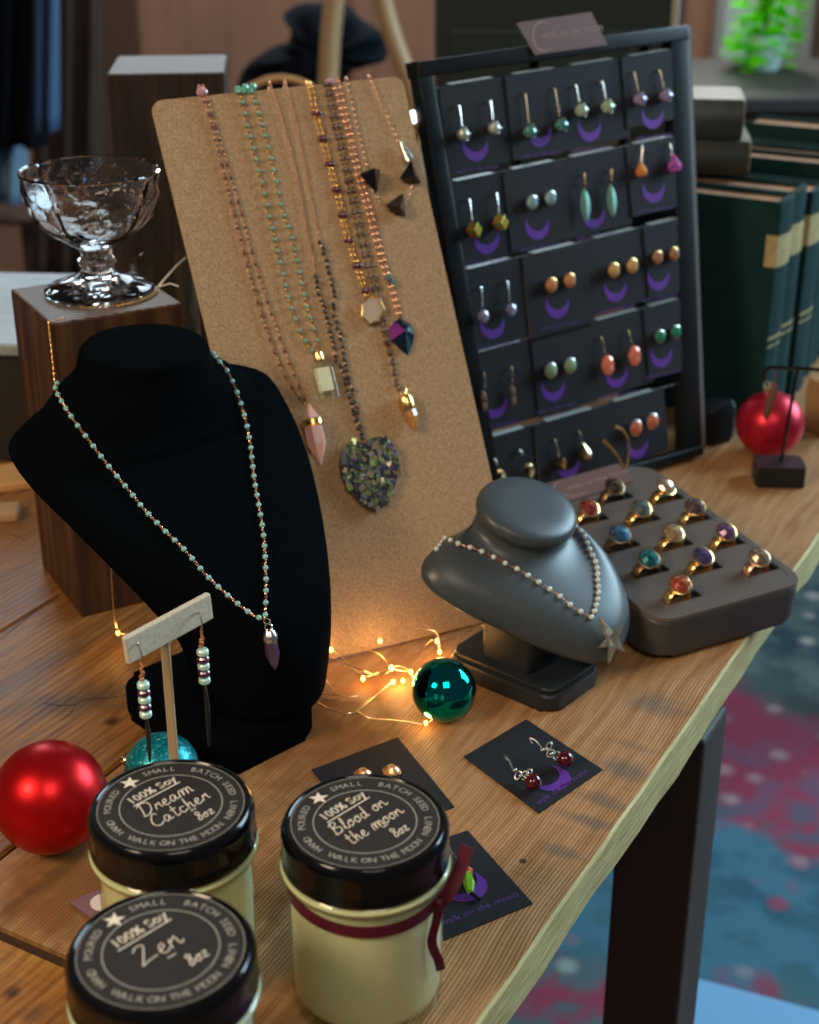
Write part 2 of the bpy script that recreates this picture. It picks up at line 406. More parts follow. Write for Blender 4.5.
r = ramp(nt, [(.0, (0, .12, .2)), (.6, (.0, .32, .40)), (.85, (.1, .6, .6)), (.97, (.7, .6, .2))]); lk.new(vo.outputs['Color'], r.inputs[0]); lk.new(r.outputs[0], b.inputs['Base Color'])
bp = N(nt, 'ShaderNodeBump'); bp.inputs['Strength'].default_value = 1; bp.inputs['Distance'].default_value = .001; lk.new(vo.outputs['Color'], bp.inputs['Height']); lk.new(bp.outputs[0], b.inputs['Normal'])
M_cap = mat('bauble_cap_metal', (.7, .6, .35), .35, 1)
M_bulb = mat('warm_led', (1, .6, .2), .3, emit=(1, .42, .07), es=11)
M_bulbcold = mat('white_led', (1, 1, 1), .3, emit=(.95, .97, 1), es=3)
M_wire = mat('copper_fairy_wire', (.80, .60, .38), .3, 1)
M_book = noise_color(mat('dark_green_bookcloth', (.008, .03, .03), .8, spec=.15), 60, [(.3, (.005, .026, .027)), (.7, (.010, .038, .038))])
M_book2 = mat('charcoal_bookcloth', (.05, .065, .07), .5)
M_book3 = mat('olive_bookcloth', (.05, .055, .045), .6)
M_pages = noise_color(mat('page_edges', (.5, .28, .16), .8), 200, [(.3, (.36, .17, .09)), (.7, (.56, .32, .18))], (1, 1, 1))
M_pagepale = mat('pale_page_edges', (.5, .45, .34), .8)
M_gilt = noise_color(mat('gilt_title_panel', (.45, .35, .16), .5, .2), 150, [(.3, (.33, .25, .11)), (.7, (.52, .42, .20))])
M_amet = mat('amethyst', (.07, .035, .075), .25, coat=.3)
M_rosequartz = mat('rose_quartz', (.85, .50, .42), .25, sss=.3)
M_purpcry = mat('dark_purple_stone', (.09, .01, .06), .15, coat=.5)
M_mint = mat('mint_bead', (.45, .72, .62), .25, coat=.4)
M_aqua = mat('aqua_bead', (.28, .55, .52), .3, coat=.3)
M_moon = mat('pale_moonstone_bead', (.62, .70, .66), .25, coat=.3)
M_greenb = mat('pale_green_bead', (.20, .34, .23), .35, coat=.2)
M_smoke = mat('smoky_bead', (.14, .08, .06), .25, coat=.3)
M_green = mat('green_chip', (.14, .42, .30), .3, coat=.3)
M_brownbead = mat('garnet_brown_bead', (.16, .045, .03), .3, coat=.3)
M_dkbead = mat('pyrite_dark_bead', (.07, .06, .05), .3, .5)
M_plum = mat('plum_bead', (.10, .01, .025), .25, coat=.4)
M_black = mat('black_obsidian', (.004, .004, .006), .12, coat=.6)
M_druzy = mat('druzy_grey', (.45, .33, .24), .5)
M_tiger = noise_color(mat('tiger_eye', (.35, .16, .04), .2, coat=.5), 60, [(.3, (.18, .07, .02)), (.6, (.5, .25, .06))], (8, 8, 1))
M_pinkcry = mat('pink_crystal', (.75, .40, .45), .15, trans=.4)

nt, ns, lk, b = nodes(M_jarglass)      # thin clear glass: passes light, mirrors at grazing angles
tr = N(nt, 'ShaderNodeBsdfTransparent'); tr.inputs[0].default_value = (.95, .985, .93, 1); gl = N(nt, 'ShaderNodeBsdfGlossy'); gl.inputs['Roughness'].default_value = .03
lw = N(nt, 'ShaderNodeLayerWeight'); lw.inputs[0].default_value = .5; pw = N(nt, 'ShaderNodeMath', operation='POWER'); pw.inputs[1].default_value = 4; lk.new(lw.outputs['Facing'], pw.inputs[0]); fr = N(nt, 'ShaderNodeMath', operation='MULTIPLY_ADD'); fr.inputs[1].default_value = .75; fr.inputs[2].default_value = .035; lk.new(pw.outputs[0], fr.inputs[0]); ms = N(nt, 'ShaderNodeMixShader'); lk.new(fr.outputs[0], ms.inputs[0]); lk.new(tr.outputs[0], ms.inputs[1]); lk.new(gl.outputs[0], ms.inputs[2]); lk.new(ms.outputs[0], ns['Material Output'].inputs[0])
nt, ns, lk, b = nodes(M_glass)
tc = N(nt, 'ShaderNodeTexCoord'); vo = N(nt, 'ShaderNodeTexVoronoi'); vo.inputs['Scale'].default_value = 75; lk.new(tc.outputs['Object'], vo.inputs[0])
bp_ = N(nt, 'ShaderNodeBump'); bp_.inputs['Strength'].default_value = .38; bp_.inputs['Distance'].default_value = .0028; lk.new(vo.outputs['Distance'], bp_.inputs['Height']); lk.new(bp_.outputs[0], b.inputs['Normal'])
# ------------------------------------------------------------------ setting: floor, wall, windows
FZ = -.75
bm = BM(); box(bm, (0, 2.2, FZ - .02), (7, 7, .04)); f_ = ob('floor', bm, noise_color(mat('floorboards', (.16, .11, .08), .5), 4, [(.3, (.10, .065, .045)), (.7, (.2, .14, .1))], (1, 8, 1)), smooth=False); prop(f_, kind='structure')
M_wall = noise_color(mat('wood_panelling', (.22, .12, .08), .6), 3, [(.3, (.19, .10, .065)), (.7, (.26, .14, .095))], (6, 1, .6))
bm = BM(); box(bm, (0, 4.05, .6), (7, .1, 2.7)); o = ob('wall_back', bm, M_wall, smooth=False); prop(o, kind='structure')
M_trim = mat('dark_wood_trim', (.06, .032, .022), .5)
for i, (x, wd, c) in enumerate(((-.77, .16, M_trim), (-.12, .05, M_wall), (.23, .12, mat('amber_wood', (.22, .11, .055), .5)), (.66, .07, M_trim))):
    bm = BM(); box(bm, (x, 3.985, .3), (wd, .03, 2.1), bev=.004); o = ob('trim_%d' % (i + 1), bm, c, smooth=False); prop(o, kind='structure')
# window beyond the plant: frame, mullion and bright pane
wn_ = bpy.data.objects.new('window_1', None); COL.objects.link(wn_); wn_.location = (.885, 3.98, .0); prop(wn_, kind='structure')
M_winframe = mat('grey_window_frame', (.22, .23, .23), .5)
bm = BM()
for dx in (-.10, .115): box(bm, (dx, 0, .18), (.045 if dx > 0 else .02, .05, 1.0), bev=.003)
for dz in (-.30, .66): box(bm, (.005, 0, dz), (.25, .05, .04), bev=.003)
ob('window_frame', bm, M_winframe, wn_, smooth=False)
M_daywin = mat('daylit_garden_pane', (.05, .05, .05), .3, emit=(.42, .55, .50), es=.5)
bm = BM(); box(bm, (.005, .015, .18), (.22, .006, .94)); ob('window_pane', bm, M_daywin, wn_, smooth=False)

# rug
M_rug = mat('patterned_rug', (.2, .3, .35), .95, spec=.1); nt, ns, lk, b = nodes(M_rug)
tc = N(nt, 'ShaderNodeTexCoord'); P = tc.outputs['Object']
nz = N(nt, 'ShaderNodeTexNoise', i_Scale=9.0, i_Detail=3.0); lk.new(P, nz.inputs[0])
sb = N(nt, 'ShaderNodeVectorMath', operation='DISTANCE'); lk.new(P, sb.inputs[0]); sb.inputs[1].default_value = (0, 0, 0)
ma = N(nt, 'ShaderNodeMath', operation='MULTIPLY_ADD'); lk.new(nz.outputs[0], ma.inputs[0]); ma.inputs[1].default_value = .30; lk.new(sb.outputs['Value'], ma.inputs[2])
pk, bl, gy, dk, wh = (.27, .05, .085), (.06, .16, .22), (.06, .085, .085), (.03, .045, .055), (.42, .48, .42)
r = ramp(nt, [(0, gy), (.27, dk), (.42, gy), (.475, pk), (.70, pk), (.745, bl), (.96, bl), (1.0, pk)]); 
dv = N(nt, 'ShaderNodeMath', operation='DIVIDE'); dv.inputs[1].default_value = 1.18; lk.new(ma.outputs[0], dv.inputs[0]); lk.new(dv.outputs[0], r.inputs[0])
n2 = N(nt, 'ShaderNodeTexNoise', i_Scale=16.0, i_Detail=4.0); lk.new(P, n2.inputs[0])
r2 = ramp(nt, [(.46, (0, 0, 0)), (.58, (.8, .8, .8))]); lk.new(n2.outputs[0], r2.inputs[0])
mk = N(nt, 'ShaderNodeMix', data_type='RGBA'); lk.new(r2.outputs[0], mk.inputs[0]); lk.new(r.outputs[0], mk.inputs[6]); 
r4 = ramp(nt, [(0, dk), (.38, (.10, .13, .12)), (.5, (.26, .06, .12)), (.68, (.06, .11, .15)), (.8, (.03, .09, .13)), (1, (.06, .14, .15))]); lk.new(dv.outputs[0], r4.inputs[0]); lk.new(r4.outputs[0], mk.inputs[7])
vo = N(nt, 'ShaderNodeTexVoronoi'); vo.inputs['Scale'].default_value = 15; lk.new(P, vo.inputs[0])
r3 = ramp(nt, [(.10, (.7, .7, .7)), (.28, (0, 0, 0))]); lk.new(vo.outputs['Distance'], r3.inputs[0])
r5 = ramp(nt, [(0, (.40, .42, .32)), (.5, (.42, .30, .30)), (.7, (.40, .3, .3)), (.76, (.36, .05, .09)), (.9, (.36, .05, .09)), (1, (.35, .42, .38))]); lk.new(dv.outputs[0], r5.inputs[0])
m3 = N(nt, 'ShaderNodeMix', data_type='RGBA'); lk.new(r3.outputs[0], m3.inputs[0]); lk.new(mk.outputs[2], m3.inputs[6]); lk.new(r5.outputs[0], m3.inputs[7])
lk.new(m3.outputs[2], b.inputs['Base Color'])
bm = BM(); box(bm, (-.3, -.70, .004), (3.4, 2.45, .008), bev=.002)
o = ob('rug', bm, M_rug, smooth=False); o.location = (.80, 2.24, FZ); prop(o, 'faded oriental rug in pink, blue and grey on the floor below the table', 'rug')

# ------------------------------------------------------------------ work table
tab = thing('work_table', 'rustic sawn plank table with pale edge and dark legs carrying the jewellery', 'table', (E0.x, E0.y, 0), (0, 0, EDGE))
TH = .030
def plank(x0, x1, y0, y1, m, wav=0, mats=None):
    bm = BM(); n = 60 if wav else 2; lower = []
    pts = []
    for i in range(n + 1):
        x = x0 + (x1 - x0) * i / n; pts.append((x, y0 + (random.uniform(-.0006, .0006) if wav else 0)))
    vs = []; fs = []
    for i, (x, y) in enumerate(pts):
        dz = random.uniform(-.0018, .0018) if wav else 0
        vs += [(x, y + .0012, 0), (x, y - .0004, -.0016), (x, y + (.001 + random.uniform(-.001, .001) if wav else 0), -TH + dz), (x, y1, -TH), (x, y1, 0)]
        if i:
            a = (i - 1) * 5; c = i * 5
            for k in range(5):
                fs.append((a + k, a + (k + 1) % 5, c + (k + 1) % 5, c + k))
    fs += [(0, 4, 3, 2, 1), tuple(c + k for k in range(5))]
    bv, ff = addgeo(bm, vs, fs)
    if wav:
        for k, f in enumerate(ff):
            if k < n * 5 and k % 5 in (0, 1): f.material_index = 1
    return ob('plank', bm, mats or m, tab, smooth=False)
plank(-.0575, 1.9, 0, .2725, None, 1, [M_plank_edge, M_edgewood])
plank(-.0575, 1.9, .2762, .4415, M_plank_mid)
plank(-.0575, 1.9, .4440, .78, M_plank_back)
plank(-.55, -.0650, 0, .38, None, 1, [M_plank_front, M_edgewood])
plank(-.55, -.0650, .383, .78, M_plank_front)
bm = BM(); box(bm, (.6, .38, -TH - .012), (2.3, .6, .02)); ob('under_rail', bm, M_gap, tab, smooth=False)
bm = BM(); box(bm, (-.0612, .39, -.016), (.0072, .78, .026)); ob('joint_shade_strip', bm, M_gap, tab, smooth=False)  # dark strip added in the gap, its colour stands for the shade there
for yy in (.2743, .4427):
    bm = BM(); box(bm, (.92, yy, -.0165), (1.95, .0036, .027)); ob('joint_shade_strip', bm, M_gap, tab, smooth=False)  # likewise added, seam shade as dark colour
# crack, nail holes
bm = BM()
def surf_poly(bm, px, w, z=.0003, mi=0):
    P = [mx(tab).inverted() @ T(u, v, z) for u, v in px]; tube(bm, P, w, 4)
surf_poly(bm, [(52, 847 - 0), (56, 845)], .0001)
crack = [(60, 846), (75, 843), (95, 843), (112, 840), (122, 836), (133, 834), (150, 831), (170, 828)]
crk = [(x * .415 + 0, 560 + (y - 0) * .0) for x, y in crack]
bm.free(); bm = BM()
surf_poly(bm, [(45, 704), (62, 706), (76, 705), (84, 700), (98, 699), (118, 697)], .0006, -.0002)
surf_poly(bm, [(76, 705), (70, 714), (60, 721)], .0004, -.0001)
surf_poly(bm, [(0, 640), (12, 631), (32, 614), (58, 596)], .0007, -.0003)
ob('crack', bm, M_gap, tab)
bm = BM()
for u, v in ((523, 861),):
    p = mx(tab).inverted() @ T(u, v, 0); lathe(bm, [(0, .0004), (.0016, .0003), (.0018, 0)], 12, Matrix.Translation(p))
ob('nail_hole', bm, M_gap, tab)
# legs
def leg(p, sx=.055, sy=.048):
    q = mx(tab).inverted() @ p
    bm = BM(); box(bm, (q.x + sy / 2, q.y + sx / 2, (-TH + FZ + .0085) / 2), (sy, sx, -FZ - TH - .0085), bev=.003)
    bmesh.ops.recalc_face_normals(bm, faces=bm.faces)
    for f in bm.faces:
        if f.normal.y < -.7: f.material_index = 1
    ob('leg', bm, [M_dark, M_leg_lit], tab, smooth=False)
c = T(692, 870, -.13); leg(c)
leg(c + EX * 1.25)
leg(c + EY * .62); leg(c + EX * 1.25 + EY * .62)

# pale box on the floor at lower right
b0 = T(738, 1000, FZ + .12)
bx_ = thing('storage_box', 'pale blue box with a cream edge on the rug at the bottom right', 'box', (b0.x, b0.y, FZ + .008), (0, 0, radians(-22)))
bm = BM(); box(bm, (.03, -.12, .05), (.20, .26, .10), bev=.006); ob('body', bm, mat('pale_blue_card', (.16, .38, .62), .5), bx_, smooth=False)
bm = BM(); box(bm, (.03, -.12, .107), (.212, .272, .016), bev=.006); ob('lid', bm, mat('light_blue_card', (.22, .46, .72), .45), bx_, smooth=False)
bm = BM(); box(bm, (.142, -.12, .07), (.01, .272, .08), bev=.003); ob('trim_strip', bm, mat('cream_tape', (.6, .55, .4), .6), bx_, smooth=False, label='cream edge strip')

# ------------------------------------------------------------------ wooden blocks
def block(name, label, corner, yaw, sx, sy, h, m):
    t = thing(name, label, 'wood block', (corner.x, corner.y, 0), (0, 0, yaw), None)
    bm = BM(); box(bm, (sx / 2, sy / 2, h / 2), (sx, sy, h), bev=.0015)
    bmesh.ops.recalc_face_normals(bm, faces=bm.faces)
    for f in bm.faces:
        if f.normal.z > .7: f.material_index = 1
    ob('body', bm, [m, M_endgrain], t, smooth=False); return t
BLZ = .21
blk = block('wood_block', 'square brown-stained wood block standing behind the black velvet bust, glass dish on top', Vector((-.2243, .9005, 0)), radians(30), .088, .088, BLZ, M_block)
block('wood_block', 'taller dark wood block behind the necklace board, nothing on top', Vector((-.2440, 1.245, 0)), radians(5), .094, .100, .309, M_block2)

# glass dish
gp = T(100, 292, BLZ)
g = thing('glass_dish', 'clear pressed-glass footed dessert dish standing on the stained wood block', 'glass dish', gp)
def facet(a, z):
    k = max(0, min(1, (z - .036) / .02)) * max(0, min(1, (.072 - z) / .012))
    return 1 - .075 * k * abs(sin(a * 5)) ** .8
prof = [(0, .0035), (.012, .0034), (.030, .001), (.0345, 0), (.0362, .0012), (.0362, .003), (.034, .0045), (.022, .0085), (.012, .0135), (.0105, .018), (.0125, .0205), (.0125, .0225), (.0100, .026), (.0108, .030),
        (.018, .0345), (.029, .043), (.038, .054), (.0435, .066), (.0455, .074), (.0452, .079), (.0448, .088), (.0452, .0925), (.0445, .0938), (.0428, .0925), (.0420, .085), (.0415, .074), (.0385, .063), (.031, .051), (.020, .0415), (.008, .0365), (0, .0355)]
prof = [(r_, z_ if z_ < .034 else .034 + (z_ - .034) * .80) for r_, z_ in prof]
bm = BM(); lathe(bm, prof, 120, None, 0, facet); ob('bowl', bm, M_glass, g, angle=25)
# tumbler behind
tp = T(178, 345, .0)
tp = Vector((-.187, 1.115, 0))
g2 = thing('glass_tumbler', 'tall clear tumbler behind the stained block beside the necklace board', 'glass', tp)
bm = BM(); lathe(bm, [(0, .004), (.020, .004), (.022, 0), (.0225, .002), (.0255, .190), (.0252, .1920), (.0240, .1915), (.0210, .012), (0, .010)], 48); ob('body', bm, M_jarglass, g2)
# gold chain with string tag lying around the glass foot
ct = thing('loose_chain', 'fine gold chain with white string tied on, lying around the foot of the glass dish', 'chain', (gp.x + .03, gp.y, BLZ))
pts = [gp + Vector((.0385 * cos(radians(a)), .0385 * sin(radians(a)), .0012)) for a in range(-100, 20, 8)]
bm = chain_bm(pts, .0024, .0013, .0004, Vector((0, 0, 1))); ob('chain', bm, M_gold, ct, world=True)
e = pts[-1]; bm = BM(); tube(bm, [e, e + Vector((.004, .006, .004)), e + Vector((.012, .010, .012)), e + Vector((.018, .012, .017))], .0007); tube(bm, [e, e + Vector((.008, .001, .002)), e + Vector((.014, -.002, .001))], .0005)
ob('string', bm, mat('white_string', (.75, .7, .6), .8), ct, world=True)
ct2 = thing('hanging_chain', 'thin gold chain hanging down the front corner of the stained wood block', 'chain', (-.2245, .8995, 0))
cz = [Vector((-.2243 - .0012 - .000 * i, .9005 - .0016, BLZ + .0016 - i * .004)) for i in range(0, 30)]
cz = [Vector((-.217, .909, BLZ + .0015)), Vector((-.2215, .9035, BLZ + .0015))] + cz
bm = chain_bm(cz, .0024, .0009, .0003); ob('chain', bm, M_gold, ct2, world=True)

# ------------------------------------------------------------------ pale topped crate and things at far left
cr = thing('display_crate', 'low dark crate with a pale shiny top at the far left behind the stained block', 'crate', (-.43, 1.17, 0), (0, 0, radians(-4)))
bm = BM(); box(bm, (0, .11, .048), (.26, .20, .096), bev=.002); ob('body', bm, mat('dark_crate_wood', (.02, .016, .014), .6), cr, smooth=False)
bm = BM(); box(bm, (0, .11, .101), (.27, .21, .010), bev=.002); ob('top_panel', bm, noise_color(mat('whitewashed_top', (.42, .46, .48), .35), 20, [(.3, (.20, .24, .26)), (.7, (.38, .42, .44))], (1, 10, 1)), cr, smooth=False)
o_ = T(8, 482); t = thing('price_tag', 'orange kraft card lying on the table at the far left edge', 'card', o_, (0, 0, radians(20)))
bm = BM(); box(bm, (-.02, 0, .004), (.08, .045, .008), bev=.002); ob('card', bm, mat('orange_kraft', (.62, .33, .12), .6), t, smooth=False)
o_ = T(10, 518); t = thing('wood_slice', 'small tan wooden tile on the table left of the stained block', 'wood tile', o_, (0, 0, radians(8)))
bm = BM(); box(bm, (-.012, 0, .005), (.04, .022, .010), bev=.003); ob('tile', bm, mat('tan_wood_tile', (.45, .27, .14), .6), t, smooth=False)

# ------------------------------------------------------------------ surface hit helper for things resting on busts and boards
def bvh_of(o, root):
    M = mx(root) if root is not None else Matrix.Identity(4)
    me = o.data; return BVHTree.FromPolygons([M @ v.co for v in me.vertices], [tuple(p.vertices) for p in me.polygons])
def hit(b, u, v, off=.0012, fallback=None):
    d = ray(u, v).normalized(); h = b.ray_cast(EYE, d)
    if h[0] is None:
        best = None                        # just outside the outline: the nearest surface point to the sight line
        for k in range(60):
            p = EYE + d * (.5 + k * .02); q = b.find_nearest(p)
            if best is None or q[3] < best[0]: best = (q[3], q[0], q[1])
        return best[1] + best[2] * off
    n = h[1];  n = n if n.dot(d) < 0 else -n
    return h[0] + n * off

# ------------------------------------------------------------------ necklace builder
bead_cache = {}
def bead_mesh(key, m, r, sc=(1, 1, 1), low=True):
    k = (key, round(r * 1e5))
    if k not in bead_cache:
        bm = BM(); (ico(bm, (0, 0, 0), r, None, 0, 2, sc))
        me = bpy.data.meshes.new('bead'); bm.to_mesh(me); bm.free(); me.materials.append(m)
        for p in me.polygons: p.use_smooth = True
        bead_cache[k] = me
    return bead_cache[k]
def beads(parent, P, step, key, m, r, start=.0, jit=0, sc=(1, 1, 1), name='bead', limit=99):
    Q = resample(P, step)
    inv = mx(parent).inverted(); cnt = 0
    for i, q in enumerate(Q):
        if i * step < start or cnt >= limit: continue
        o = bpy.data.objects.new(name, bead_mesh(key, m, r, sc)); COL.objects.link(o); o.parent = parent
        o.location = inv @ (q + Vector([random.uniform(-jit, jit) for _ in range(3)])); o.rotation_euler = [random.uniform(0, 3) for _ in range(3)]
        cnt += 1

# ------------------------------------------------------------------ busts
def loft(secs, k=5, seg=56, cap=None):
    """secs: (z, forward, half width, depth front, depth back, tilt) -> closed surface; local -Y is forward"""
    P = [Vector((s[0], s[1], s[2])) for s in secs]; Q = [Vector((s[3], s[4], s[5])) for s in secs]
    A = catmull(P, k); B = catmull(Q, k); bm = BM(); rings = []
    for a, q in zip(A, B):
        row = []
        for i in range(seg):
            t = 2 * pi * i / seg; x = a.z * cos(t); s = sin(t)
            y = (q.x if s > 0 else q.y) * s; zz = -y * q.z
            row.append(bm.verts.new((x, -(a.y + y), a.x + zz)))
        rings.append(row)
    for R0, R1 in zip(rings, rings[1:]):
        for i in range(seg):
            j = (i + 1) % seg; bm.faces.new((R0[i], R0[j], R1[j], R1[i]))
    bm.faces.new(rings[0][::-1]); bm.faces.new(rings[-1]); return bm
YAW = radians(32)
# black velvet bust
bb = thing('necklace_bust', 'tall black velvet necklace bust on a black base, aqua necklace on it', 'necklace bust', (-.1578, .8414, 0), (0, 0, radians(44)))
secs = [(.2172, .0020, .0040, .0030, .0030, .10), (.2168, .0020, .0320, .0280, .0280, .10), (.2147, .0029, .0388, .0321, .0340, .10), (.2060, .0024, .0415, .0325, .0350, .11), (.1999, .0021, .0461, .0330, .0360, .12), (.1935, .0018, .0575, .0342, .0370, .15), (.1817, .0022, .0724, .0356, .0360, .25), (.1778, .0029, .0861, .0375, .0320, .32),
        (.1720, .0030, .0935, .0401, .0300, .35), (.1579, .0195, .0917, .0436, .0300, .35), (.1398, .0412, .0836, .0475, .0300, .30), (.1154, .0627, .0712, .0507, .0320, .20), (.0903, .0799, .0578, .0520, .0360, .10), (.0660, .0915, .0460, .0502, .0360, .05), (.0400, .0945, .0405, .0465, .0350, .02), (.0246, .0945, .0371, .0428, .0340, 0), (.0180, .0930, .0275, .0317, .0300, 0)]
chest = ob('chest', loft(secs), M_velvet, bb, angle=60)
bm = BM(); prism(bm, rrect(-.056, -.132, .018, -.030, .012, 8), 0, .024, None, 0, .005, 3); ob('base', bm, M_velvet, bb, angle=50)
BB = bvh_of(chest, bb)
nk = thing('necklace', 'aqua beaded rosary necklace with amethyst point worn by the black velvet bust', 'necklace', (-.150, .850, .21))
L = [(57, 383), (58, 393), (72.6, 418), (89, 441), (108, 466), (126.6, 490), (145, 512.5), (165, 533), (184.7, 552), (205.5, 576), (226, 595), (249, 613.4), (263, 620)]
R = [(212, 356), (216, 362), (224, 370.6), (234.5, 392), (243, 418), (249, 445), (253, 478.5), (258, 507.6), (262.4, 536.6), (264.4, 565.7), (265, 590.6), (264, 620)]
PL = catmull([hit(BB, u, v, .0016) for u, v in L], 5); PR = catmull([hit(BB, u, v, .0016) for u, v in R], 5)
bm = chain_bm(PL, .0030, .0011, .00028, Vector((.5, -.8, .3))); b2 = chain_bm(PR, .0030, .0011, .00028, Vector((.5, -.8, .3)))
me_ = bpy.data.meshes.new('x'); b2.to_mesh(me_); bm.from_mesh(me_); b2.free()
ob('chain', bm, M_rose, nk, world=True)
beads(nk, PL, .0072, 'aqua', M_aqua, .00165); beads(nk, PR, .0072, 'aqua', M_aqua, .00165)
def pendant_point(parent, top, tip, w, m, capm, capl=.35, bail=True, six=6, name='pendant', lab=None, off=Vector((0, 0, 0))):
    """faceted crystal point with metal cap"""
    top = Vector(top); tip = Vector(tip); ax = (tip - top); Ln = ax.length; ax.normalize()
    s = ax.cross(Vector((0, -1, .3))).normalized(); n = s.cross(ax)
    M = frame(top, s, n, ax)
    bm = BM(); lathe(bm, [(0, 0), (w * .75, Ln * .05), (w * .95, Ln * .35), (w, Ln * .6), (w * .6, Ln * .85), (0, Ln)], six, M)
    p = ob(name, bm, m, parent, smooth=False, world=True, label=lab)
    if capm:
        bm = BM(); lathe(bm, [(0, -.0005), (w * .8, 0), (w * 1.12, Ln * .12), (w * 1.12, Ln * capl * .8), (w * .98, Ln * capl), (w * .9, Ln * capl)], 10, M)
        if bail: torus(bm, top - ax * w * .5, w * .5, w * .13, X=ax, Y=s, seg=12, k=5)
        inv = ob('pendant_cap', bm, capm, parent, world=True)
    return p
jt = hit(BB, 265, 622, .003)
pendant_point(nk, hit(BB, 266.5, 631, .004), hit(BB, 273, 667, .0045), .0040, M_amet, M_silver, .3)
bm = BM(); torus(bm, jt, .0018, .0004, X=Vector((1, 0, 0)), Y=Vector((0, 0, 1))); ob('jump_ring', bm, M_rose, nk, world=True)

# grey bust
gb = thing('necklace_bust', 'low grey leatherette necklace bust on a dark pedestal, star necklace on it', 'necklace bust', (.0632, .8692, 0), (0, 0, radians(38)))
bm = loft([(.0080, 0, .003, .003, .003, 0), (.0078, 0, .025, .020, .020, 0), (.0058, 0, .0335, .0272, .0272, 0), (.0018, 0, .0362, .0298, .0298, 0), (-.0022, 0, .0352, .0290, .0290, 0), (-.0038, 0, .0325, .0265, .0265, 0), (-.0060, 0, .0325, .0265, .0265, 0)], 4)
bm.transform(Matrix.Translation((-.0010, -.0178, .1005)) @ Matrix.Rotation(.13, 4, 'Y') @ Matrix.Rotation(.42, 4, 'X')); cap_ = ob('neck_cap', bm, M_leather, gb, angle=60)
gf = Vector((sin(radians(38)), -cos(radians(38)), 0)); gs = Vector((cos(radians(38)), sin(radians(38)), 0)); gn_ = gf * cos(radians(52)) + Vector((0, 0, sin(radians(52)))); gt = gn_.cross(gs) * -1
GO = Vector((.0729, .858, .076)); C0 = onplane(530, 578, GO, gn_)
opx = [(421, 571), (425, 583), (441, 598), (471, 615), (502, 629), (537, 646), (570, 658), (592, 663), (604, 662), (617, 654), (626, 639), (630, 617), (625, 592), (612, 565), (600, 549), (582, 532), (560, 520), (520, 508), (485, 517), (462, 531), (447, 538), (434, 549), (424, 560)]
ol = []
for u, v in opx:
    p = onplane(u, v, GO, gn_) - C0; ol.append(Vector((p.dot(gs), p.dot(gt), 0)))
if sum(a.x * q_.y - a.y * q_.x for a, q_ in zip(ol, ol[1:] + ol[:1])) < 0: ol.reverse()
ol = catmull(ol, 8, True)
def radial(th):                       # outline radius in direction th from C0
    best = None; d = Vector((cos(th), sin(th)))
    for a, q_ in zip(ol, ol[1:] + ol[:1]):
        e_ = q_ - a; det = d.x * -e_.y + d.y * e_.x
        if abs(det) < 1e-12: continue
        t_ = (a.x * -e_.y + a.y * e_.x) / det; k_ = (d.x * a.y - d.y * a.x) / det
        if t_ > 0 and -.001 <= k_ <= 1.001: best = max(best or 0, t_)
    return best or .05
capM = mx(gb) @ Matrix.Translation((-.0010, -.0178, .1005)) @ Matrix.Rotation(.13, 4, 'Y') @ Matrix.Rotation(.42, 4, 'X')
capN = (capM.to_3x3() @ Vector((0, 0, 1))).normalized()
bm = BM(); rings = []; NS, NK = 72, 22
cols_ = []
for i in range(NS):
    th = 2 * pi * i / NS; rr_ = radial(th)
    Q = C0 + (gs * cos(th) + gt * sin(th)) * rr_
    sgn = 1 if (gt.z < 0) else -1
    P0 = capM @ Vector((.0322 * cos(th), -.0262 * sin(th) * sgn, -.0055))
    P1 = P0 - capN * .015; back = (C0 - Q)
    P2 = Q + back * .22 + gn_ * .026
    c_ = []
    for k in range(NK + 1):
        t_ = k / NK; c_.append(P0 * (1 - t_) ** 3 + P1 * 3 * t_ * (1 - t_) ** 2 + P2 * 3 * t_ * t_ * (1 - t_) + Q * t_ ** 3)
    c_.append(Q - gn_ * .002 + back * .01); c_.append(Q - gn_ * .004 + back * .06); c_.append(C0 + (Q - C0) * .4 - gn_ * .006)
    cols_.append(c_)
V_ = [[bm.verts.new(p) for p in c_] for c_ in cols_]
for i in range(NS):
    a, q_ = V_[i], V_[(i + 1) % NS]
    for k in range(len(a) - 1): bm.faces.new((a[k], q_[k], q_[k + 1], a[k + 1]))
bm.faces.new([c_[0] for c_ in V_]); bm.faces.new([c_[-1] for c_ in V_][::-1])
for _ in range(2): bmesh.ops.smooth_vert(bm, verts=[v for c_ in V_ for v in c_[2:NK - 2]], factor=.5, use_axis_x=True, use_axis_y=True, use_axis_z=True)
gch = ob('chest', bm, M_leather, gb, world=True, angle=60)
FBs = frame(Vector((.0870, .7765, 0)), Vector((cos(radians(50)), sin(radians(50)), 0)), Vector((-sin(radians(50)), cos(radians(50)), 0)), Vector((0, 0, 1)))
bm = BM(); prism(bm, rrect(0, 0, .055, .084, .009), 0, .012, FBs, 0, .003, 3); prism(bm, rrect(.002, .002, .053, .082, .008), .012, .0155, FBs, 0, .002, 3); ob('base', bm, M_leather_dark, gb, world=True, angle=50)
bm = BM(); prism(bm, rrect(.0085, .024, .0465, .062, .004), .0155, .046, FBs, 0, .002); ob('neck_post', bm, M_leather_dark, gb, world=True, angle=50)
GB = bvh_of(gch, gb)
nk = thing('necklace', 'pale bead necklace with a starfish pendant worn by the grey bust', 'necklace', (.0775, .866, .095))
L = [(433, 543), (439, 540), (446, 539.6), (458, 544.8), (481, 552.4), (507, 565), (520.6, 572), (534, 580.5), (546.5, 588.4), (558.7, 596.7), (570, 606), (582, 613.5), (591, 618)]
